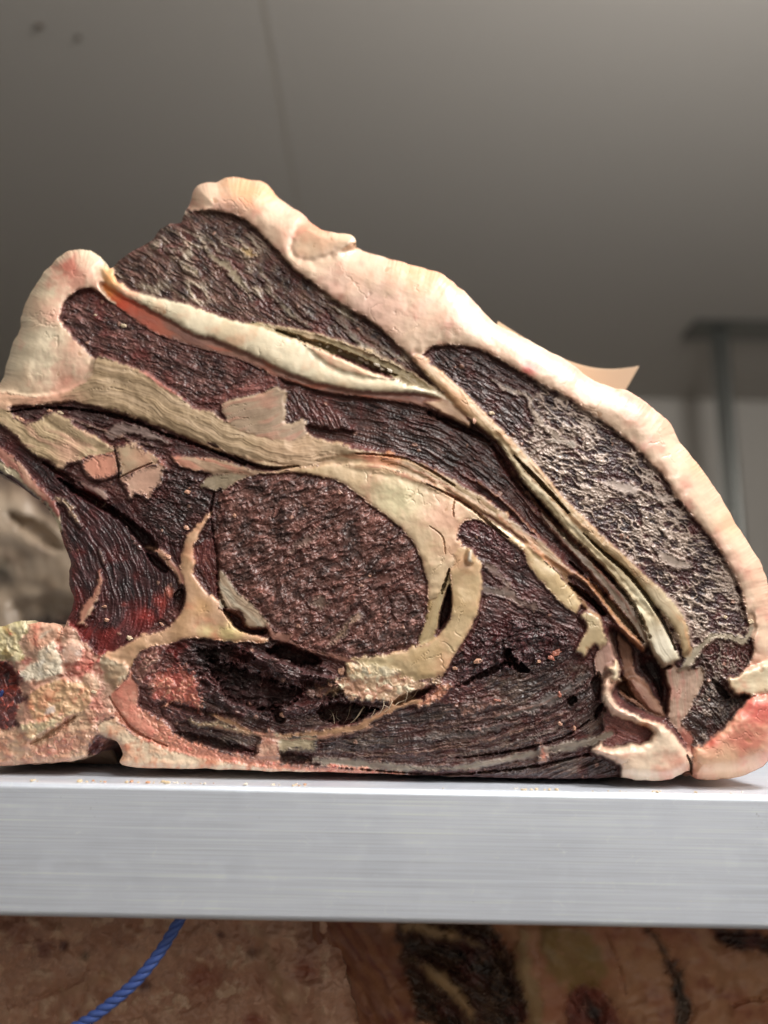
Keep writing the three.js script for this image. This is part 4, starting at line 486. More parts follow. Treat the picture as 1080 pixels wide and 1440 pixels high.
    bone('bone', { hk: 0.6, bk: 0.6, p: [137, 928, 150, 922, 166, 928, 180, 940, 179, 955, 165, 966, 152, 974, 141, 966, 144, 950], h: 2.2, b: 1.2, w: 6, c: col(0xcbb193), c2: col(0xbd9c7e), c3: col(0xe0cdb0), a: 3 }),
    { n: 'red_crumbly_flesh', k: 'crumb', f: 9, p: [190, 925, 208, 908, 225, 905, 235, 915, 222, 940, 225, 960, 205, 968, 188, 955, 184, 940], h: 0.6, b: 1.6, w: 8, ro: 6, wid: 9, amp: 1.6, c: col(0x8c4c48), c2: col(0xa8786a), c3: col(0xc09a88), a: 3 },
    { n: 'red_crumbly_flesh', k: 'crumb', f: 12, p: [206, 962, 222, 940, 243, 932, 268, 938, 286, 953, 283, 972, 290, 992, 280, 1006, 262, 994, 228, 992, 213, 986], h: -1.4, b: 2, w: 12, ro: 6, wid: 11, amp: 1.5, c: col(0xc2645a), c2: col(0xd07c68), c3: col(0xe0a488), a: 6 },
    muscle('muscle', { p: [228, 990, 262, 985, 280, 1000, 270, 1012, 245, 1015, 228, 1005], ang: 30, len: 14, wid: 6, amp: 0.60, h: -2, dark: col(0x573a3c), mid: col(0x7a5450), lite: ROSE, a: 4 }),
    // the edge of the flap over the hollow on the left
    fascia('outer_membrane', { s: [-40, 632, 6, 0, 656, 6, 22, 668, 6, 45, 686, 6, 65, 704, 5, 79, 724, 4, 88, 748, 2.5], h: -1, b: 1.6, w: 6, ro: 6, amp: 0.6, c: col(0xdcd0b2), c2: col(0xcbb998), a: 1.4 }),
    fascia('outer_membrane', { s: [-20, 622, 5, 5, 640, 8, 25, 657, 9, 45, 682, 8, 68, 704, 7, 84, 728, 4], h: 0, b: 1.8, w: 7, ro: 6, amp: 0.8, c: col(0xb88070), c2: col(0x8c4a44), c3: col(0xcaa088), a: 2.5 }),
    { n: 'fat_flake', k: 'crumb', s: [76, 699, 4, 88, 706, 6, 100, 715, 6, 104, 728, 5, 114, 742, 3], h: -1.5, b: 1.6, w: 5, ro: 5, wid: 9, amp: 1, c: col(0xb9a184), c2: col(0xcfa68c), c3: col(0x93806a), a: 2.5 },
    { n: 'fat_flake', k: 'crumb', s: [-10, 645, 3, 3, 652, 5, 12, 668, 4], h: 0.4, b: 1.4, w: 5, ro: 5, wid: 8, amp: 1, c: col(0xd2c4a4), c2: col(0xc2a888), a: 2.5 },
    { n: 'fat_flake', k: 'crumb', s: [138, 770, 2, 142, 780, 4, 146, 795, 2], h: -1.8, b: 1.4, w: 4, ro: 5, wid: 8, amp: 0.8, c: col(0xb09080), c2: col(0x8c5c54), a: 2 },
    fascia('fat_strip', { s: [141, 800, 2, 140, 822, 4, 132, 842, 7, 120, 862, 8, 112, 880, 5], h: -1.4, b: 1.4, w: 6, amp: 0.8, c: col(0xd09880), c2: col(0xb05c50), c3: col(0xe2bea0), a: 3 }),
    // bones and gristle at the lower left
    bone('bone', { p: [-70, 885, 40, 868, 95, 876, 118, 900, 140, 925, 160, 975, 160, 1010, 140, 1020, 125, 1040, 118, 1070, 60, 1090, -70, 1095], h: 0, b: 0.6, w: 8, c: col(0xe6c0a8), c2: col(0xdfa992), c3: col(0xd2867a), amp: 1.7, a: 4, hot: [[120, 935, 26, col(0xcc5a50), 0.7], [100, 945, 14, BLOOD, 0.6], [135, 990, 20, col(0xd08070), 0.7], [90, 1050, 40, col(0xc98c72), 0.6], [20, 1060, 30, col(0xa8785c), 0.6], [110, 1020, 16, col(0xc47868), 0.6]] }),
    bone('bone', { hk: 0.6, bk: 0.6, p: [-70, 1010, -20, 1015, 20, 1030, 60, 1020, 100, 1010, 125, 995, 140, 1000, 138, 1020, 125, 1040, 118, 1066, 60, 1085, -70, 1090], h: 0.5, b: 1.6, w: 12, c: col(0xd8b496), c2: col(0xcf9a80), c3: col(0xb98068), amp: 1.7, a: 6 }),
    bone('bone', { hk: 0.6, bk: 0.6, p: [-70, 890, -20, 878, 8, 874, 36, 870, 40, 878, 36, 895, 30, 905, 40, 920, 36, 932, 8, 930, -70, 925], h: 0.5, b: 1.5, w: 8, c: col(0xdccf9c), c2: col(0xe6d8b4), c3: col(0xc9ad70), amp: 1.4, a: 4 }),
    { n: 'red_flesh', k: 'crumb', p: [-70, 930, 10, 925, 28, 945, 32, 965, 38, 985, 28, 1000, 26, 1024, 0, 1030, -70, 1020], h: -4.5, b: 1, w: 8, ro: 6, wid: 11, amp: 1.6, c: col(0x54363a), c2: col(0x8a4a46), c3: col(0xc25e50), a: 3 },
    bone('cartilage', { hk: 0.6, bk: 0.6, p: [33, 902, 46, 879, 65, 873, 88, 880, 90, 892, 82, 902, 62, 906, 46, 918, 36, 912], h: 1.6, b: 1.8, w: 9, c: col(0xf0c0a4), c2: col(0xeeb294), c3: col(0xe89078), amp: 1, a: 3 }),
    bone('cartilage', { hk: 0.6, bk: 0.6, p: [27, 944, 45, 928, 54, 914, 66, 903, 76, 898, 82, 915, 88, 934, 86, 949, 62, 957, 46, 962, 30, 960], h: 2.4, b: 1.6, w: 8, c: col(0xf2e4cc), c2: col(0xf0d6b8), c3: col(0xf6efe2), amp: 1.1, a: 3.5 }),
    bone('cartilage', { hk: 0.6, bk: 0.6, p: [84, 918, 90, 905, 102, 901, 114, 907, 118, 920, 112, 932, 98, 934, 87, 930], h: 1.6, b: 2.4, w: 12, c: col(0xf2c9b2), c2: col(0xf0bda6), c3: col(0xf6ddd0), amp: 0.3, a: 1 }),
    bone('bone', { hk: 0.6, bk: 0.6, p: [37, 982, 46, 970, 62, 961, 82, 954, 102, 954, 124, 964, 130, 982, 122, 1000, 100, 1006, 84, 1004, 60, 1014, 40, 1004], h: 1.8, b: 1.8, w: 10, c: col(0xe8c39a), c2: col(0xe2b088), c3: col(0xe59a76), amp: 1.4, a: 3 }),
    bone('bone', { hk: 0.6, bk: 0.6, p: [48, 992, 56, 975, 70, 967, 86, 968, 80, 982, 66, 994, 56, 1000], h: 2.6, b: 1, w: 7, c: col(0xe4a47c), c2: col(0xe8b08c), c3: col(0xd98866), amp: 1, a: 3 }),
    bone('cartilage', { hk: 0.5, bk: 0.6, s: [8, 884, 2, 18, 896, 4, 22, 912, 4, 16, 924, 2], h: 2, b: 1.4, w: 4, c: col(0xe8dcb4), c2: col(0xd8c48c), amp: 0.8, a: 2 }),
    bone('cartilage', { hk: 0.5, bk: 0.6, s: [4, 878, 2, 20, 874, 3, 37, 873, 1], h: 2.4, b: 1, w: 3, c: col(0xece2c4), c2: col(0xd8c48c), amp: 0.6, a: 1.5 }),
    bone('cartilage', { hk: 0.5, bk: 0.6, s: [50, 906, 3, 62, 892, 5, 78, 884, 3], h: 2.6, b: 1, w: 4, c: col(0xf2d8c0), c2: col(0xf0c4a8), amp: 0.6, a: 2 }),
    bone('cartilage', { hk: 0.5, bk: 0.6, p: [62, 998, 74, 990, 80, 998, 72, 1006, 62, 1006], h: 2.6, b: 1, w: 4, c: col(0xf0dcd0), c2: col(0xe8c8b8), amp: 0.5, a: 1.5 }),
    bone('bone', { hk: 0.5, bk: 0.6, p: [96, 982, 112, 972, 126, 982, 120, 996, 104, 1000], h: 2.6, b: 1, w: 5, c: col(0xe6bd96), c2: col(0xd8a07c), amp: 0.8, a: 2.5 }),
    { n: 'red_flesh', k: 'crumb', s: [105, 940, 2, 122, 938, 5, 140, 925, 6, 150, 915, 3], h: 0.4, b: 1, w: 5, ro: 6, wid: 9, amp: 1, c: col(0xc4544c), c2: col(0xd87868), c3: col(0xe8a090), a: 3 },
    { n: 'red_flesh', k: 'crumb', p: [40, 1058, 70, 1036, 100, 1030, 118, 1040, 112, 1058, 70, 1066], h: 0.4, b: 1, w: 6, ro: 8, wid: 11, amp: 1, c: col(0xd0907a), c2: col(0xe0b094), c3: col(0xc87868), a: 4 },
    bone('bone', { hk: 0.6, bk: 0.6, p: [112, 950, 128, 945, 140, 955, 142, 975, 130, 978, 118, 965], h: 1, b: 1.5, w: 8, c: col(0xf0cdb0), c2: col(0xe8b496), c3: col(0xe08c78), a: 4 }),
    bone('bone', { hk: 0.6, bk: 0.6, p: [26, 1018, 60, 1012, 88, 1003, 112, 990, 104, 1006, 86, 1018, 68, 1026, 44, 1041, 30, 1034], h: 3, b: 1, w: 6, c: col(0xe4d2ac), c2: col(0xdcbf96), c3: col(0xe2b48e), amp: 1.6, a: 4 }),
    { n: 'red_flesh', k: 'crumb', p: [120, 1060, 128, 1042, 140, 1033, 152, 1036, 166, 1048, 172, 1070, 140, 1075], h: -5, b: 1, w: 6, ro: 3, wid: 10, amp: 1.2, c: col(0x5c2a2a), c2: col(0x7c4440), c3: col(0xb07868), a: 1.5 },
  ],
  carves: [
    { p: [385, 463, 420, 471, 460, 483, 500, 499, 535, 515, 560, 528, 540, 527, 510, 516, 470, 500, 430, 483, 395, 470], d: 5, w: 4 },
    { p: [80, 671, 122, 690, 160, 712, 190, 733, 217, 757, 222, 772, 207, 779, 187, 756, 167, 734, 133, 713, 100, 694], d: 13, w: 7 },
    { s: [10, 580, 1, 60, 574, 2, 120, 577, 2.5, 180, 590, 3.5, 235, 612, 3, 300, 634, 2.5, 345, 654, 1.5], d: 6, w: 3 },
    { p: [374, 914, 398, 904, 433, 916, 454, 930, 436, 940, 407, 934, 386, 926], d: 16, w: 8, n: 3 },
    { p: [290, 922, 350, 940, 395, 958, 430, 972, 404, 994, 372, 1000, 326, 990, 304, 962], d: 9, w: 12, n: 7 }, { p: [276, 912, 320, 908, 360, 925, 330, 935, 290, 930], d: 6, w: 9, n: 5 }, { p: [420, 950, 460, 955, 486, 975, 455, 985, 425, 970], d: 5, w: 8, n: 5 },
    { p: [452, 990, 478, 986, 520, 993, 532, 1000, 492, 1018, 460, 1018, 446, 1004], d: 14, w: 7, n: 4 },
    { p: [553, 985, 575, 974, 605, 967, 600, 975, 575, 988, 556, 993], d: 8, w: 4 },
    { p: [380, 1000, 392, 994, 402, 1010, 396, 1020, 386, 1014], d: 9, w: 5 },
    { p: [232, 985, 300, 1000, 330, 1004, 290, 1010, 250, 1000], d: 3, w: 6 },
    { p: [632, 822, 636, 848, 630, 870, 618, 886, 616, 872, 622, 848], d: 14, w: 4, n: 0.8 },
    { s: [632, 800, 1, 626, 818, 2.5, 620, 836, 1.5], d: 6, w: 2 },
    { p: [704, 920, 716, 911, 728, 925, 740, 938, 748, 945, 730, 946, 712, 936], d: 11, w: 8, n: 5 },
    { s: [632, 970, 2, 660, 958, 4, 690, 944, 5, 715, 932, 4], d: 6, w: 5, n: 3.5 },
    { p: [836, 1000, 850, 985, 846, 1000, 838, 1012], d: 6, w: 3 },
    { p: [797, 984, 806, 978, 812, 986, 802, 994], d: 7, w: 3 },
    { p: [798, 820, 815, 826, 835, 842, 852, 862, 846, 866, 828, 848, 810, 836], d: 10, w: 4, n: 0.8 },
    { p: [905, 992, 866, 970, 872, 944, 882, 956, 896, 982, 924, 1008], d: 12, w: 7 }, { p: [898, 918, 918, 925, 932, 945, 932, 990, 915, 960, 900, 935], d: 6, w: 8 },
    { p: [313, 858, 326, 860, 337, 866, 350, 884, 374, 884, 372, 893, 348, 892, 328, 882], d: 9, w: 4, n: 1 },
    { s: [302, 690, 1, 296, 720, 2, 300, 752, 2, 306, 790, 2, 307, 830, 2.5, 318, 856, 2], d: 3.5, w: 3, n: 1.6 },
    { s: [500, 638, 0.8, 560, 643, 2.2, 600, 659, 2, 640, 684, 1.4], d: 3, w: 2, n: 0.7 },
    { s: [600, 681, 0.8, 637, 699, 2, 664, 716, 2.2, 690, 738, 2.4, 715, 757, 1], d: 4, w: 2, n: 0.7 },
    { s: [330, 641, 0.8, 352, 652, 2, 385, 659, 2.2, 420, 655, 1], d: 3.5, w: 2, n: 0.7 },
    { s: [722, 640, 1, 745, 664, 3, 775, 695, 3, 800, 722, 1.5], d: 7, w: 3, n: 0.7 },
    { s: [820, 750, 1, 850, 778, 3, 880, 803, 3.5, 905, 833, 3.5, 925, 862, 3.5, 940, 890, 3, 950, 915, 1.5], d: 7, w: 3, n: 0.7 },
    { s: [690, 625, 3, 720, 668, 6, 760, 712, 7, 800, 757, 6, 850, 805, 4, 890, 850, 4, 915, 900, 3], d: 5, w: 6, n: 1.5 },
    { s: [600, 580, 3, 640, 598, 6, 670, 612, 5, 690, 622, 2], d: 6, w: 5 },
    { s: [800, 790, 2, 850, 840, 5, 885, 880, 5, 905, 905, 2], d: 5, w: 4 },
    { s: [160, 628, 0.8, 166, 655, 1.2, 166, 674, 0.8], d: 2.5, w: 1.2, n: 0.4 },
    { s: [166, 673, 0.7, 190, 661, 1.1, 214, 651, 0.7], d: 1.6, w: 1.2, n: 0.4 },
    { s: [640, 700, 0.6, 637, 715, 1, 638, 728, 0.6], d: 1.6, w: 1, n: 0.3 },
    { s: [604, 740, 0.5, 622, 755, 1, 626, 780, 0.6], d: 1.2, w: 1, n: 0.3 },
    { s: [153, 979, 1, 168, 1003, 1.6, 190, 1028, 1.6, 236, 1050, 1], d: 1.4, w: 1.4, n: 1 },
    { p: [42, 1041, 68, 1028, 92, 1014, 112, 1000, 106, 1014, 86, 1028, 62, 1044, 48, 1050], d: 3, w: 6, n: 3 },
    { p: [124, 1062, 130, 1046, 142, 1038, 154, 1042, 165, 1056, 168, 1070, 146, 1072], d: 8, w: 6 },
    { p: [-50, 935, 4, 930, 22, 945, 26, 965, 10, 975, -50, 975], d: 7, w: 8 },
    { s: [966, 1062, 1, 971, 1074, 2, 972, 1090, 2], d: 9, w: 2, n: 0.4 },
    { p: [245, 835, 256, 828, 262, 840, 252, 862, 244, 855], d: 6, w: 4 },
    { p: [205, 778, 222, 784, 238, 800, 230, 806, 214, 794], d: 8, w: 4 },
    { p: [240, 1028, 290, 1034, 350, 1052, 362, 1060, 320, 1056, 270, 1046], d: 4, w: 5, n: 2 },
    { p: [830, 960, 842, 945, 848, 965, 842, 985, 834, 975], d: 6, w: 4 },
    { p: [392, 1056, 430, 1062, 436, 1072, 405, 1076, 396, 1068], d: 4, w: 4 },
    { s: [60, 650, 2, 85, 666, 4, 105, 680, 3], d: 5, w: 4 },
    { s: [1000, 955, 2, 1012, 968, 6, 1024, 982, 4], d: 5, w: 4, n: 2 },
    { s: [480, 1080, 1, 600, 1088, 2, 680, 1086, 2, 760, 1076, 2, 830, 1060, 2], d: 3, w: 2 },
    { s: [640, 1066, 1, 720, 1056, 2, 790, 1038, 2, 830, 1012, 1], d: 3, w: 2 },
  ],
  macro: (x, y) => 2.2 * fbm(x / 130 + 3, y / 130), hk: 0.5, bk: 0.4, soft: 2,
});
// ------------------------------------------------------------------ room
function struct(name, geo, m, parent) { const o = new THREE.Mesh(geo, m); o.name = name; o.castShadow = o.receiveShadow = true; if (!parent) { o.userData.kind = 'structure'; scene.add(o); } else parent.add(o); return o; }
const box = (x0, x1, y0, y1, z0, z1) => new THREE.BoxGeometry(x1 - x0, y1 - y0, z1 - z0).translate((x0 + x1) / 2, (y0 + y1) / 2, (z0 + z1) / 2);
const RX0 = -1.5, RX1 = 1.7, RZ0 = -2.24, RZ1 = 1.3, RY0 = -1.3, RY1 = 1.053;
const panelM = new THREE.MeshStandardMaterial({ color: new THREE.Color().setRGB(0.40, 0.378, 0.345), roughness: 0.6 }); panelM.name = 'panel';
const floorM = new THREE.MeshStandardMaterial({ color: new THREE.Color().setRGB(0.16, 0.13, 0.11), roughness: 0.6 });
struct('wall_back', box(RX0 - 0.1, RX1 + 0.1, RY0, RY1 + 0.1, RZ0 - 0.1, RZ0), panelM);
struct('wall_front', box(RX0 - 0.1, RX1 + 0.1, RY0, RY1 + 0.1, RZ1, RZ1 + 0.1), panelM);
struct('wall_left', box(RX0 - 0.1, RX0, RY0, RY1 + 0.1, RZ0, RZ1), panelM);
struct('wall_right', box(RX1, RX1 + 0.1, RY0, RY1 + 0.1, RZ0, RZ1), panelM);
struct('floor', box(RX0 - 0.1, RX1 + 0.1, RY0 - 0.1, RY0, RZ0 - 0.1, RZ1 + 0.1), floorM);
{
  const c = new THREE.Group(); c.name = 'ceiling'; c.userData.kind = 'structure'; scene.add(c);
  const seamX = -0.20;
  struct('panel', box(RX0, seamX - 0.002, RY1, RY1 + 0.1, RZ0, RZ1), panelM, c); struct('panel', box(seamX + 0.002, RX1, RY1, RY1 + 0.1, RZ0, RZ1), panelM, c);
  struct('joint_sealant', box(seamX - 0.002, seamX + 0.002, RY1 + 0.0015, RY1 + 0.1, RZ0, RZ1), new THREE.MeshStandardMaterial({ color: 0xb0a898, roughness: 0.8 }), c);
}
function tag(o, label, category, group) { o.userData = { label, category }; if (group) o.userData.group = group; return o; }
function thing(name, label, category) { const o = new THREE.Group(); o.name = name; scene.add(o); return tag(o, label, category); }
function part(name, geo, m, parent) { const o = new THREE.Mesh(geo, m); o.name = name; o.castShadow = o.receiveShadow = true; parent.add(o); return o; }
// two small dirt spots on the ceiling, each built as a flattened bead
const steelM = new THREE.MeshStandardMaterial({ color: new THREE.Color().setRGB(0.16, 0.165, 0.155), roughness: 0.3, metalness: 0.85 });
const hit = (px, py, y) => { const p = at(px, py, 0), t = (y - CAM.y) / (p.y - CAM.y); return new THREE.Vector3().lerpVectors(CAM, p, t); };
for (const [x, y, r, w] of [[56, 37, 0.006, 'first small dark spot on the ceiling, near the corner'], [110, 53, 0.0045, 'second small dark spot on the ceiling, beside the first']]) {
  const p = hit(x, y, RY1 - 0.002), m = new THREE.Mesh(new THREE.SphereGeometry(r, 14, 8).scale(1, 0.4, 1), new THREE.MeshStandardMaterial({ color: 0x5d5348, roughness: 0.7 }));
  m.name = 'ceiling_speck'; m.position.copy(p); scene.add(m); tag(m, x < 80 ? 'small dark speck nearest the corner of the grey ceiling' : 'small faint speck right of its twin on the ceiling', 'screw cap');
}
// ceiling lamp and the added fill lamp, both outside the frame
LAMPS.forEach(([x, y, z], k) => {
  const l = thing(k ? 'ceiling_lamp_001' : 'ceiling_lamp', k ? 'added fill lamp, a round opal globe hung behind the viewer' : 'round opal bulkhead lamp on the ceiling above the shelf', 'lamp');
  l.position.set(x, RY1, z);
  part('lamp_globe', new THREE.SphereGeometry(0.13, 32, 20), new THREE.MeshStandardMaterial({ color: 0xffffff, emissive: new THREE.Color(1, 0.955, 0.90), emissiveIntensity: 4, roughness: 0.5 }), l).position.y = y - RY1;
  part('lamp_base', new THREE.CylinderGeometry(0.07, 0.08, RY1 - y - 0.115, 24), panelM, l).position.y = -(RY1 - y - 0.115) / 2 - 0.0005;
});
// post with its plate
{
  const zp = -1.66, a = at(1022, 600, zp), t = thing('rack_post', 'dark steel upright under a plate at the ceiling, right of the joint', 'post');
  t.position.set(a.x, RY0, zp); const hgt = RY1 - RY0;
  part('tube', new THREE.CylinderGeometry(0.0125, 0.0125, hgt - 0.024, 28).translate(0.0125, hgt / 2, 0), steelM, t);
  part('tube', new THREE.CylinderGeometry(0.006, 0.006, hgt - 0.024, 20).translate(-0.021, hgt / 2, 0), steelM, t);
  part('web', box(-0.015, 0, 0.012, hgt - 0.012, -0.004, 0.004), steelM, t);
  part('ceiling_plate', box(-0.09, 0.25, hgt - 0.012, hgt - 0.0005, -0.05, 0.06), steelM, t);
  part('foot_plate', box(-0.08, 0.08, 0.0005, 0.012, -0.07, 0.07), steelM, t);
  part('clip', box(0.0255, 0.036, 0.97, 1.02, -0.02, 0.02), steelM, t);
}
// ------------------------------------------------------------------ aluminium shelf
{
  const W0 = RX0 + 0.002, W1 = RX1 - 0.002, TW = 2048, TH = 512;
  const data = new Uint8Array(TW * TH * 4), ro = new Uint8Array(TW * TH * 4), line = new Float32Array(TH), lineB = new Float32Array(TH);
  for (let j = 0; j < TH; j++) { line[j] = noise(j / 1.7, 3.3) * 0.6 + noise(j / 6, 9.1) * 0.2; lineB[j] = ss(0.45, 0.8, noise(j / 2.2, 77.7)) ; }
  for (let j = 0; j < TH; j++) for (let i = 0; i < TW; i++) {
    const k = (j * TW + i) * 4, s = noise(i / 420 + 31, j / 1.3) * 0.6 + noise(i / 150, j / 1.05 + 50) * 0.4, sm = fbm(i / 190 + 5, j / 120), sm2 = fbm(i / 60 + 70, j / 50);
    let v = 0.93 + 0.07 * line[j] + 0.085 * s - 0.06 * lineB[j] * ss(-0.1, 0.4, noise(i / 400 + 8, j / 3)) - 0.02 * ss(0.1, 0.5, sm) + 0.015 * ss(0.1, 0.5, sm2);
    let r = v * 0.965, g = v * 1.0, b = v * 1.055;
    const drip = ss(0.62, 0.8, noise(i / 3.2 + 900, j / 12)) * ss(0.3, 0.6, noise(i / 50 + 40, 3)) * ss(34, 10, Math.abs(j - 214));
    r -= drip * 0.3; g -= drip * 0.32; b -= drip * 0.34; { const sc = ss(0.955, 1, 1 - Math.abs(noise(i / 70 + j / 25 + 11, j / 30 - i / 110 + 4)) * 2) * ss(0.25, 0.5, noise(i / 60 + 200, j / 40)); r += sc * 0.07; g += sc * 0.07; b += sc * 0.07; const sp = ss(0.78, 0.9, noise(i / 3.5 + 60, j / 3.5)) * ss(0.2, 0.5, noise(i / 80 + 300, j / 60)); r -= sp * 0.2; g -= sp * 0.2; b -= sp * 0.18; const hz = fbm(i / 300 + 600, j / 160); r += hz * 0.03; g += hz * 0.03; b += hz * 0.03; }
    data[k] = clamp(r) * 255; data[k + 1] = clamp(g) * 255; data[k + 2] = clamp(b) * 255; data[k + 3] = 255;
    const q = clamp(0.42 + 0.05 * ss(0, 0.5, sm) + 0.04 * ss(0.1, 0.5, sm2) + 0.09 * s + 0.05 * line[j]); ro[k] = ro[k + 1] = ro[k + 2] = q * 255; ro[k + 3] = 255;
  }
  const tx = (d, srgb) => { const t = new THREE.DataTexture(d, TW, TH); t.wrapS = t.wrapT = THREE.MirroredRepeatWrapping; t.magFilter = THREE.LinearFilter; t.minFilter = THREE.LinearFilter; t.repeat.set(1 / 0.46, 1 / 0.12); if (srgb) t.colorSpace = THREE.SRGBColorSpace; t.needsUpdate = true; return t; };
  const bump = new Uint8Array(TW * TH * 4); for (let i = 0; i < TW * TH; i++) { const x = i % TW, j = (i / TW) | 0; const v = 0.5 + 0.3 * line[j] * 0.5 + 0.25 * noise(x / 300 + 9, j / 1.5); bump[i * 4] = bump[i * 4 + 1] = bump[i * 4 + 2] = clamp(v) * 255; bump[i * 4 + 3] = 255; }
  const alu = new THREE.MeshPhysicalMaterial({ map: tx(data, true), roughnessMap: tx(ro), roughness: 1, metalness: 0.5, bumpMap: tx(bump), bumpScale: 0.00004, anisotropy: 0.5, anisotropyRotation: 0 });
  const t = thing('metal_shelf', 'brushed aluminium shelf with a deep front rail carrying the beef', 'shelf');
  // rail: a folded profile with rounded edges, laid out along x
  const ZF = 0.022, HB = 0.0597, R = 0.0032, prof = [];
  const arc = (cy, cz, a0, a1) => { for (let i = 0; i <= 8; i++) { const a = a0 + (a1 - a0) * i / 8; prof.push([cy + R * Math.sin(a), cz + R * Math.cos(a), Math.sin(a), Math.cos(a)]); } };
  prof.push([0, -0.02, 1, 0]); arc(-R, ZF - R, Math.PI / 2, 0); arc(-HB + R, ZF - R, 0, -Math.PI / 2); prof.push([-HB, -0.02, -1, 0]);
  const p = [], n = [], u = [], ix = []; let s = 0;
  prof.forEach((q, k) => { if (k) s += Math.hypot(q[0] - prof[k - 1][0], q[1] - prof[k - 1][1]); for (const x of [W0, W1]) { p.push(x, q[0], q[1]); n.push(0, q[2], q[3]); u.push(x + 0.23, s); } });
  for (let k = 0; k + 1 < prof.length; k++) { const a = k * 2; ix.push(a, a + 2, a + 1, a + 1, a + 2, a + 3); }
  const g = new THREE.BufferGeometry(); g.setAttribute('position', new THREE.Float32BufferAttribute(p, 3)); g.setAttribute('normal', new THREE.Float32BufferAttribute(n, 3)); g.setAttribute('uv', new THREE.Float32BufferAttribute(u, 2)); g.setIndex(ix);
  part('front_rail', g, alu, t);
  const d = box(W0, W1, -0.0045, -0.0005, -0.5, -0.0202), dp = d.attributes.position, du = []; for (let i = 0; i < dp.count; i++) du.push(dp.getX(i), dp.getZ(i)); d.setAttribute('uv', new THREE.Float32BufferAttribute(du, 2));
  part('shelf_deck', d, alu, t);
  part('rear_rail', box(W0, W1, -HB, -0.0005, -0.53, -0.5002), alu, t);
}
// crumbs of dry fat along the shelf edge
{
  const gs = [];
  for (let i = 0; i < 80; i++) {
    const heap = [[50, 10], [130, 14], [200, 26], [240, 16], [290, 8], [420, 10], [735, 12], [770, 18], [870, 14], [920, 8]], [hx, hw] = heap[(rnd() * heap.length) | 0];
    const px = rnd() < 0.75 ? hx + (rnd() + rnd() - 1) * hw * 1.6 : rnd() * 1080, z = 0.0192 - rnd() * rnd() * 0.008, q = at(px, 1105, z), r = 0.0003 + rnd() * rnd() * 0.0009;
    const s = new THREE.IcosahedronGeometry(r, 1); const sp = s.attributes.position; for (let k = 0; k < sp.count; k++) { const f = 0.75 + 0.5 * Math.abs(noise(sp.getX(k) * 1500 + i, sp.getY(k) * 1500 + sp.getZ(k) * 900)); sp.setXYZ(k, sp.getX(k) * f * 1.5, sp.getY(k) * f * 0.7, sp.getZ(k) * f); }
    s.rotateY(rnd() * 6); s.computeVertexNormals(); s.translate(q.x, r * 0.45, z); s.deleteAttribute('uv');
    const w = rnd(), c = w < 0.12 ? col(0xd8a27c) : w < 0.7 ? col(0xe8d0a8) : col(0xf0e8d8), cc = []; for (let k = 0; k < sp.count; k++) cc.push(...c); s.setAttribute('color', new THREE.Float32BufferAttribute(cc, 3)); gs.push(s);
  }
  const m = new THREE.Mesh(mergeGeometries(gs), mats.fat); m.name = 'fat_crumbs'; m.castShadow = m.receiveShadow = true; tag(m, 'tiny crumbs of dry fat scattered along the shelf front edge', 'crumbs'); m.userData.kind = 'stuff'; scene.add(m);
}
// ------------------------------------------------------------------ paper sheet behind the joint
{
  const A = at(700, 452, -0.035), B = at(902, 511, -0.06), Cc = at(868, 575, -0.06), D = at(680, 560, -0.035), nu = 40, nv = 16, p = [], ix = [];
  for (const side of [0, 1]) for (let j = 0; j <= nv; j++) for (let i = 0; i <= nu; i++) {
    const u = i / nu, v = j / nv, a = A.clone().lerp(B, u), b = D.clone().lerp(Cc, u), q = a.lerp(b, v);
    q.y -= 0.016 * Math.sin(Math.PI * Math.min(1, u)) * (1 - 0.6 * v); q.z += 0.006 * Math.sin(u * 4) - 0.012 * v + side * 0.0004; p.push(q.x, q.y, q.z);
  }
  const S = (nu + 1) * (nv + 1), id = (s, i, j) => s * S + j * (nu + 1) + i;
  for (let j = 0; j < nv; j++) for (let i = 0; i < nu; i++) for (const s of [0, 1]) { const a = id(s, i, j), b = id(s, i + 1, j), c = id(s, i, j + 1), d = id(s, i + 1, j + 1); s ? ix.push(a, c, b, b, c, d) : ix.push(a, b, c, b, d, c); }
  for (let i = 0; i < nu; i++) for (const j of [0, nv]) ix.push(id(0, i, j), id(1, i, j), id(0, i + 1, j), id(0, i + 1, j), id(1, i, j), id(1, i + 1, j));
  for (let j = 0; j < nv; j++) for (const i of [0, nu]) ix.push(id(0, i, j), id(0, i, j + 1), id(1, i, j), id(0, i, j + 1), id(1, i, j + 1), id(1, i, j));
  const g = new THREE.BufferGeometry(); g.setAttribute('position', new THREE.Float32BufferAttribute(p, 3)); g.setIndex(ix); g.computeVertexNormals();
  const m = new THREE.Mesh(g, new THREE.MeshStandardMaterial({ color: new THREE.Color().setRGB(0.66, 0.5, 0.35), roughness: 0.75, side: THREE.DoubleSide })); m.name = 'paper_sheet'; m.castShadow = m.receiveShadow = true; scene.add(m);
  tag(m, 'curled sheet of peach paper sticking out behind the beef joint', 'paper');
}
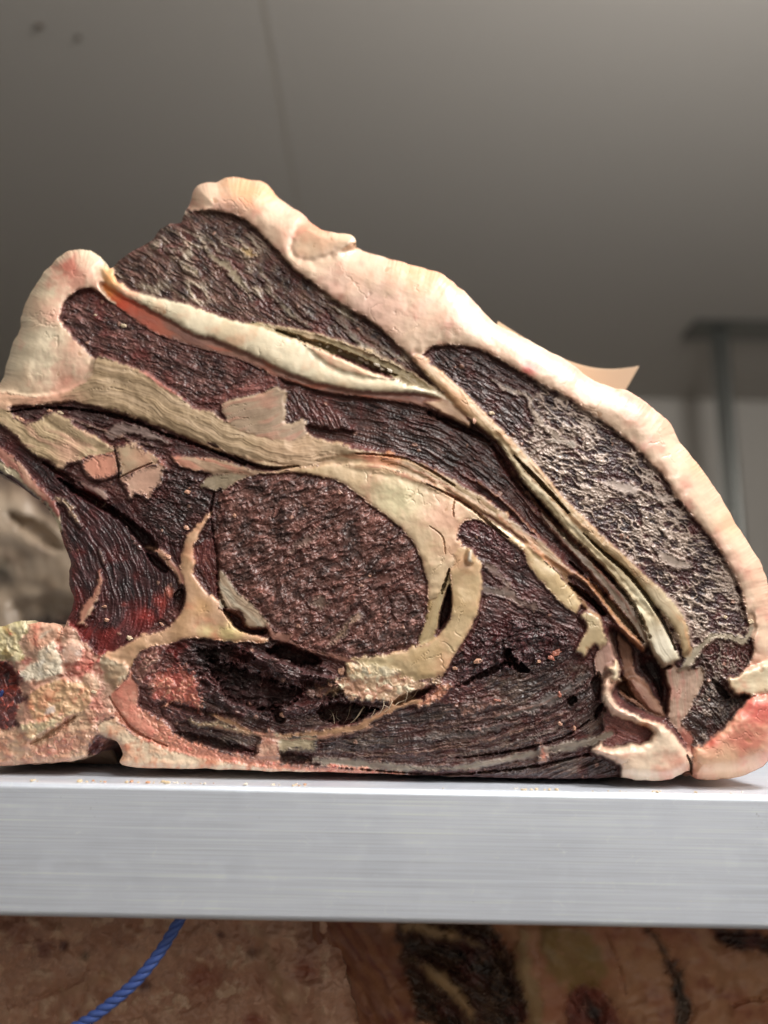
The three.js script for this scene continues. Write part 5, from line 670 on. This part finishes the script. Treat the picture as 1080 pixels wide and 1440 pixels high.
// ------------------------------------------------------------------ loose ends on the cut face: sinew threads, chips of fat, a wet gleam of jelly
{
  const threadM = new THREE.MeshPhysicalMaterial({ color: new THREE.Color().setRGB(0.62, 0.5, 0.36), roughness: 0.45 });
  const zAt = joint.z;
  const thread = (x0, y0, x1, y1, lift, r, bend) => {
    const pts = []; for (let i = 0; i <= 6; i++) { const t = i / 6, x = x0 + (x1 - x0) * t + bend * Math.sin(t * 3.1) * 3, y = y0 + (y1 - y0) * t + bend * Math.sin(t * 5 + 1) * 2; pts.push(at(x, y, zAt(x0, y0) * (1 - t) + zAt(x1, y1) * t + lift * Math.sin(t * Math.PI) * 0.001 + 0.0002)); }
    return new THREE.TubeGeometry(new THREE.CatmullRomCurve3(pts), 12, r * 0.00025, 5);
  };
  for (const a of [[470, 1018, 462, 998, 2, 0.6, 1], [478, 1016, 474, 1000, 3, 0.5, -1], [484, 1014, 492, 992, 2, 0.5, 1], [458, 1010, 470, 1004, 3, 0.5, 1], [540, 1000, 552, 986, 2, 0.6, 1], [556, 994, 578, 978, 2, 0.6, -1], [566, 990, 572, 972, 2, 0.5, 1], [548, 998, 540, 985, 2, 0.5, -1], [530, 1004, 540, 990, 1, 0.5, 1], [492, 1016, 512, 994, 3, 1.6, 1], [512, 994, 506, 984, 1, 1.8, 0.5], [575, 982, 588, 970, 2, 0.5, 1], [518, 1008, 528, 996, 2, 0.5, 1], [140, 712, 150, 706, 2, 0.6, 1], [136, 706, 142, 716, 2, 0.5, -1]]) part('sinew_thread', thread(...a), threadM, joint.root);
  const chip = (x, y, sx, sy, ang, c, m = mats.fat, lift = 0.3) => {
    const g = new THREE.IcosahedronGeometry(1, 2), p = g.attributes.position, cc = [], k = x * 0.37;
    for (let i = 0; i < p.count; i++) { const f = 0.8 + 0.45 * noise(p.getX(i) * 1.7 + k, p.getY(i) * 1.7 + p.getZ(i)); p.setXYZ(i, p.getX(i) * f * sx * 0.00037, p.getY(i) * f * sy * 0.00037, p.getZ(i) * f * Math.min(sx, sy) * 0.00026); cc.push(...c); }
    g.deleteAttribute('uv'); g.setAttribute('color', new THREE.Float32BufferAttribute(cc, 3)); g.rotateZ(-ang); g.computeVertexNormals(); const q = at(x, y, zAt(x, y) + lift * 0.001); g.translate(q.x, q.y, q.z);
    return g;
  };
  const C1 = col(0xe6d0b0), C2 = col(0xd2a086), C3 = col(0xb8705c);
  for (const [x, y, sx, sy, a, c] of [[174, 458, 6, 3, 0.1, C1], [134, 443, 3, 2, 0, C1], [691, 581, 5, 4, 0.2, C1], [667, 592, 3, 6, 0, C2], [262, 742, 5, 4, 0.6, C2], [264, 692, 6, 4, 0.3, C2], [330, 725, 3, 4, 0, C2], [182, 897, 5, 4, 0, C1], [236, 783, 6, 5, 0.2, C2], [520, 810, 3, 2, 0, C2], [672, 930, 8, 4, -0.3, C2], [782, 918, 9, 5, -0.4, C3], [757, 930, 4, 3, 0, C2], [775, 925, 6, 4, 0.6, C3], [787, 977, 3, 5, 0, C3], [788, 1018, 4, 3, 0, C2], [808, 1024, 3, 4, 0, C2], [398, 1005, 6, 4, 0.4, C2], [480, 945, 6, 8, 0.4, C2], [465, 962, 5, 5, 0, C2], [437, 975, 8, 6, 0.2, col(0xa08078)], [700, 985, 6, 2, 0.2, C3], [640, 940, 4, 3, 0, C2], [1056, 874, 5, 4, 0, C1], [70, 578, 5, 3, 0.2, C2], [84, 580, 6, 3, 0.3, C1], [30, 590, 6, 3, 0.3, C2], [150, 872, 4, 3, 0, C2], [147, 853, 4, 2, 0, C2], [228, 878, 5, 2, 0.6, C2], [132, 973, 5, 3, 0.2, C1], [793, 757, 2, 2, 0, C1], [735, 772, 2, 2, 0, C1], [560, 662, 3, 1.5, 0.2, C1], [1020, 868, 3, 3, 0, C1]]) part('fat_chip', chip(x, y, sx, sy, a, c), mats.fat, joint.root);
  for (const [x, y, sx, sy, a] of [[187, 757, 7, 3, 0.9], [196, 770, 6, 4, 0.6], [190, 764, 4, 3, 0.2], [250, 834, 5, 6, 0.2], [178, 742, 4, 2, 1], [385, 928, 10, 3, 0.1], [402, 930, 9, 3, 0.1]]) part('jelly', chip(x, y, sx, sy, a, col(0x6a4a46), mats.wet, 0.6), mats.wet, joint.root);
  for (const [x, y, sx, sy, a] of [[508, 505, 7, 3, 0.5], [516, 510, 4, 3, 0.3], [530, 513, 6, 3, 0.5], [538, 518, 5, 4, 0.5], [548, 521, 6, 3, 0.6], [450, 484, 3, 2, 0.5], [461, 487, 3, 4, 0.5], [478, 493, 4, 3, 0.4], [419, 474, 2, 6, -0.4]]) part('foamy_tuft', chip(x, y, sx, sy, a, col(0xe6dccb), mats.fat, 1.2), mats.fat, joint.root);
  part('blue_fleck', chip(1, 977, 4, 9, 0.2, [0.02, 0.04, 0.16], mats.bone, 0.4), mats.bone, joint.root);
}
// ------------------------------------------------------------------ other joints: one behind on the left, two below the shelf
const far1 = relief({
  name: 'beef_joint', label: 'blurred beef joint behind the large one, seen through the gap at left', category: 'meat joint', z0: -0.28, step: 3, floor: 0, rag: 3, soft: 6, soften: 3, deep: 0.8,
  outline: [-150, 640, -60, 600, 60, 620, 160, 680, 190, 780, 190, 900, 190, 1012, 60, 1018, -80, 1015, -170, 1008, -190, 880, -180, 740],
  regions: [
    fat('fat_cover', { h: 0, ro: 60, amp: 3, c: col(0xb8a590), c2: col(0xa8937c), c3: col(0x8e7864) }),
    muscle('muscle', { p: [-60, 640, 40, 650, 110, 700, 120, 760, 60, 740, 20, 700, -60, 690], h: -6, a: 10, f: 26, amp: 2, len: 60, wid: 20, dark: col(0x4a3c38), mid: col(0x6a5048), lite: GREY }),
    muscle('muscle', { p: [-40, 770, 20, 765, 40, 800, 30, 830, -40, 840], h: -3, a: 10, f: 26, amp: 2, len: 60, wid: 20, dark: col(0x6a6052), mid: col(0x8a7c68), lite: GREY }),
    muscle('muscle', { p: [20, 850, 110, 850, 150, 920, 40, 930, 20, 880], h: -10, a: 8, f: 26, amp: 2, len: 60, wid: 20, dark: col(0x2c2420), mid: col(0x40322c), lite: GREY }),
  ], carves: [{ p: [10, 720, 60, 735, 90, 770, 70, 775, 30, 750], d: 14, w: 10 }], macro: (x, y) => 8 * fbm(x / 130, y / 130),
});
const LOWSIDE = { side: col(0xb08a68), side2: col(0x8c6a50) };
const low1 = relief({
  name: 'beef_joint_001', label: 'tan fat-covered beef joint under the shelf behind the blue rope', category: 'meat joint', z0: -0.085, step: 2, rag: 3, soft: 7, soften: 4, deep: 1.4, ...LOWSIDE,
  outline: [-120, 1262, 0, 1250, 200, 1248, 400, 1252, 462, 1268, 478, 1330, 492, 1390, 505, 1450, 505, 1540, 480, 1700, 300, 1760, 0, 1750, -140, 1700, -170, 1480],
  regions: [
    fat('fat_cover', { k: 'crumb', m: 'fat', wid: 38, h: 0, ro: 26, amp: 2.4, c: col(0xe4b498), c2: col(0xcf987c), c3: col(0xe8c2a4), hot: [[60, 1335, 20, col(0x7a3c2e), 0.8], [90, 1330, 9, col(0x5c2420), 0.9], [200, 1385, 12, col(0x5a2420), 0.95], [285, 1375, 30, col(0xa05a44), 0.8], [355, 1340, 11, col(0x5c2a24), 0.9], [310, 1315, 7, col(0x5c2a24), 0.9], [430, 1360, 26, col(0x9a5844), 0.8], [440, 1320, 30, col(0x94604a), 0.7], [20, 1310, 30, col(0x9c6450), 0.7], [120, 1345, 8, col(0x5c4030), 0.8], [355, 1440, 20, col(0x9a5040), 0.8]] }),
    fascia('fat_fold', { s: [60, 1400, 4, 110, 1390, 10, 150, 1370, 8, 200, 1365, 3], h: 1, b: 3, w: 9, amp: 1.4, c: col(0xc8a880), c2: col(0xb08e68), a: 7, f: 14 }),
    fascia('fat_fold', { s: [360, 1300, 6, 385, 1360, 14, 400, 1420, 12, 410, 1480, 8], h: 1, b: 3, w: 9, amp: 1.4, c: col(0xbc9672), c2: col(0xa87e5e), a: 7, f: 14 }),
  ], carves: [{ s: [0, 1420, 2, 60, 1400, 5, 110, 1380, 4, 130, 1350, 2], d: 2.8, w: 8 }, { s: [100, 1440, 2, 120, 1400, 4, 125, 1370, 2], d: 2.8, w: 8 }, { s: [345, 1310, 2, 365, 1380, 5, 380, 1450, 4], d: 2.1, w: 9 }], macro: (x, y) => 9 * fbm(x / 90 + 9, y / 90),
});
const low2 = relief({
  name: 'beef_joint_002', label: 'dark striped beef joint under the right half of the shelf', category: 'meat joint', z0: -0.09, step: 2, rag: 3, soft: 7, soften: 3, deep: 1.4, ...LOWSIDE,
  outline: [440, 1280, 470, 1256, 700, 1250, 900, 1252, 1120, 1262, 1180, 1400, 1170, 1600, 1080, 1740, 800, 1780, 560, 1740, 480, 1560, 450, 1400],
  regions: [
    fat('fat_cover', { h: 0, ro: 24, amp: 2, c: col(0xd09a74), c2: col(0xc08060), c3: col(0xa05c48) }),
    fascia('fascia', { p: [440, 1270, 540, 1300, 570, 1350, 580, 1440, 480, 1440, 450, 1350], h: -1, b: 2, w: 12, amp: 2, c: col(0xa8704e), c2: col(0x94604a), c3: col(0x7c3c30), ang: 60, a: 7, f: 5 }),
    muscle('muscle', { p: [560, 1290, 680, 1290, 720, 1340, 740, 1440, 600, 1450, 570, 1380], h: -5, a: 7, f: 6, amp: 3, len: 44, wid: 14, ang: 40, dark: col(0x3a2c26), mid: col(0x604636), lite: col(0x8c6c50) }),
    fascia('fascia', { s: [560, 1300, 8, 610, 1310, 12, 680, 1330, 5, 720, 1350, 3], h: 1, b: 3, w: 8, amp: 1.6, c: col(0xb8966c), c2: col(0x9c7850), a: 7, f: 5 }),
    fascia('fascia', { s: [570, 1345, 5, 610, 1370, 12, 645, 1400, 11, 670, 1450, 6], h: 1, b: 3, w: 8, amp: 1.6, c: col(0xbc9a6c), c2: col(0x9c7850), a: 7, f: 5 }),
    fascia('fascia', { s: [740, 1300, 8, 735, 1350, 13, 750, 1400, 15, 755, 1460, 13], h: 1, b: 3, w: 9, amp: 1.6, c: col(0xc0a074), c2: col(0xa48058), a: 7, f: 5 }),
    fat('fat_cover', { p: [760, 1300, 830, 1310, 860, 1370, 840, 1390, 790, 1395, 765, 1370], h: 2, b: 3, w: 14, amp: 2, c: col(0xa5854f), c2: col(0xb08c60), a: 7, f: 5 }),
    muscle('muscle', { p: [795, 1395, 845, 1385, 880, 1450, 860, 1500, 800, 1500], h: -2, a: 7, f: 6, amp: 2, len: 50, wid: 16, ang: 65, dark: col(0x8a4a40), mid: col(0xa8604e), lite: col(0xb87a60) }),
    muscle('muscle', { s: [822, 1395, 6, 838, 1430, 12, 850, 1480, 10], h: -5, a: 7, f: 6, amp: 2, len: 50, wid: 12, ang: 65, dark: BLK, mid: col(0x4c3a32), lite: GREY }),
    muscle('muscle', { s: [905, 1300, 6, 940, 1350, 12, 958, 1410, 15, 965, 1480, 12], h: -4, a: 7, f: 6, amp: 2, len: 50, wid: 12, ang: 65, dark: col(0x4c3e36), mid: col(0x5e4a3c), lite: GREY }),
    muscle('muscle', { p: [1000, 1300, 1090, 1310, 1100, 1350, 1060, 1345, 1015, 1335], h: -4, a: 7, f: 6, amp: 2, len: 40, wid: 12, dark: col(0x3c2622), mid: col(0x5a3a32), lite: col(0x8a6450) }),
  ], carves: [{ s: [585, 1340, 4, 620, 1352, 9, 660, 1380, 8], d: 6.3, w: 11, n: 3 }, { s: [590, 1400, 5, 610, 1420, 10, 625, 1450, 8], d: 6.3, w: 11, n: 3 }, { s: [690, 1310, 4, 705, 1350, 7, 720, 1400, 5], d: 5.6, w: 10, n: 3 }, { s: [850, 1310, 2, 870, 1360, 5, 880, 1400, 3], d: 3.5, w: 9 }, { s: [1030, 1415, 3, 1060, 1405, 5, 1090, 1410, 3], d: 3.5, w: 8 }], macro: (x, y) => 10 * fbm(x / 90 + 30, y / 90),
});
// ------------------------------------------------------------------ blue twisted rope
{
  const t = thing('blue_rope', 'blue twisted rope hanging in front of the tan joint below the shelf', 'rope');
  const cp = [[272, 1262, -0.004], [249, 1300, -0.002], [226, 1337, 0], [193, 1378, 0.001], [152, 1414, 0.001], [112, 1442, 0], [40, 1480, -0.004], [-20, 1540, -0.012]];
  const curve = new THREE.CatmullRomCurve3(cp.map(([x, y, z]) => at(x, y, z))), len = curve.getLength(), K = 260, fr = curve.computeFrenetFrames(K, false);
  const ropeM = new THREE.MeshStandardMaterial({ color: new THREE.Color().setRGB(0.07, 0.13, 0.42), roughness: 0.5 });
  for (let s = 0; s < 3; s++) {
    const pts = [];
    for (let i = 0; i <= K; i++) { const a = s * 2.0944 + i / K * len / 0.0145 * 2 * Math.PI, q = curve.getPointAt(i / K); q.addScaledVector(fr.normals[i], Math.cos(a) * 0.0013).addScaledVector(fr.binormals[i], Math.sin(a) * 0.0013); pts.push(q); }
    part('strand', new THREE.TubeGeometry(new THREE.CatmullRomCurve3(pts), K * 2, 0.00155, 10), ropeM, t);
  }
}
renderer.render(scene, camera);
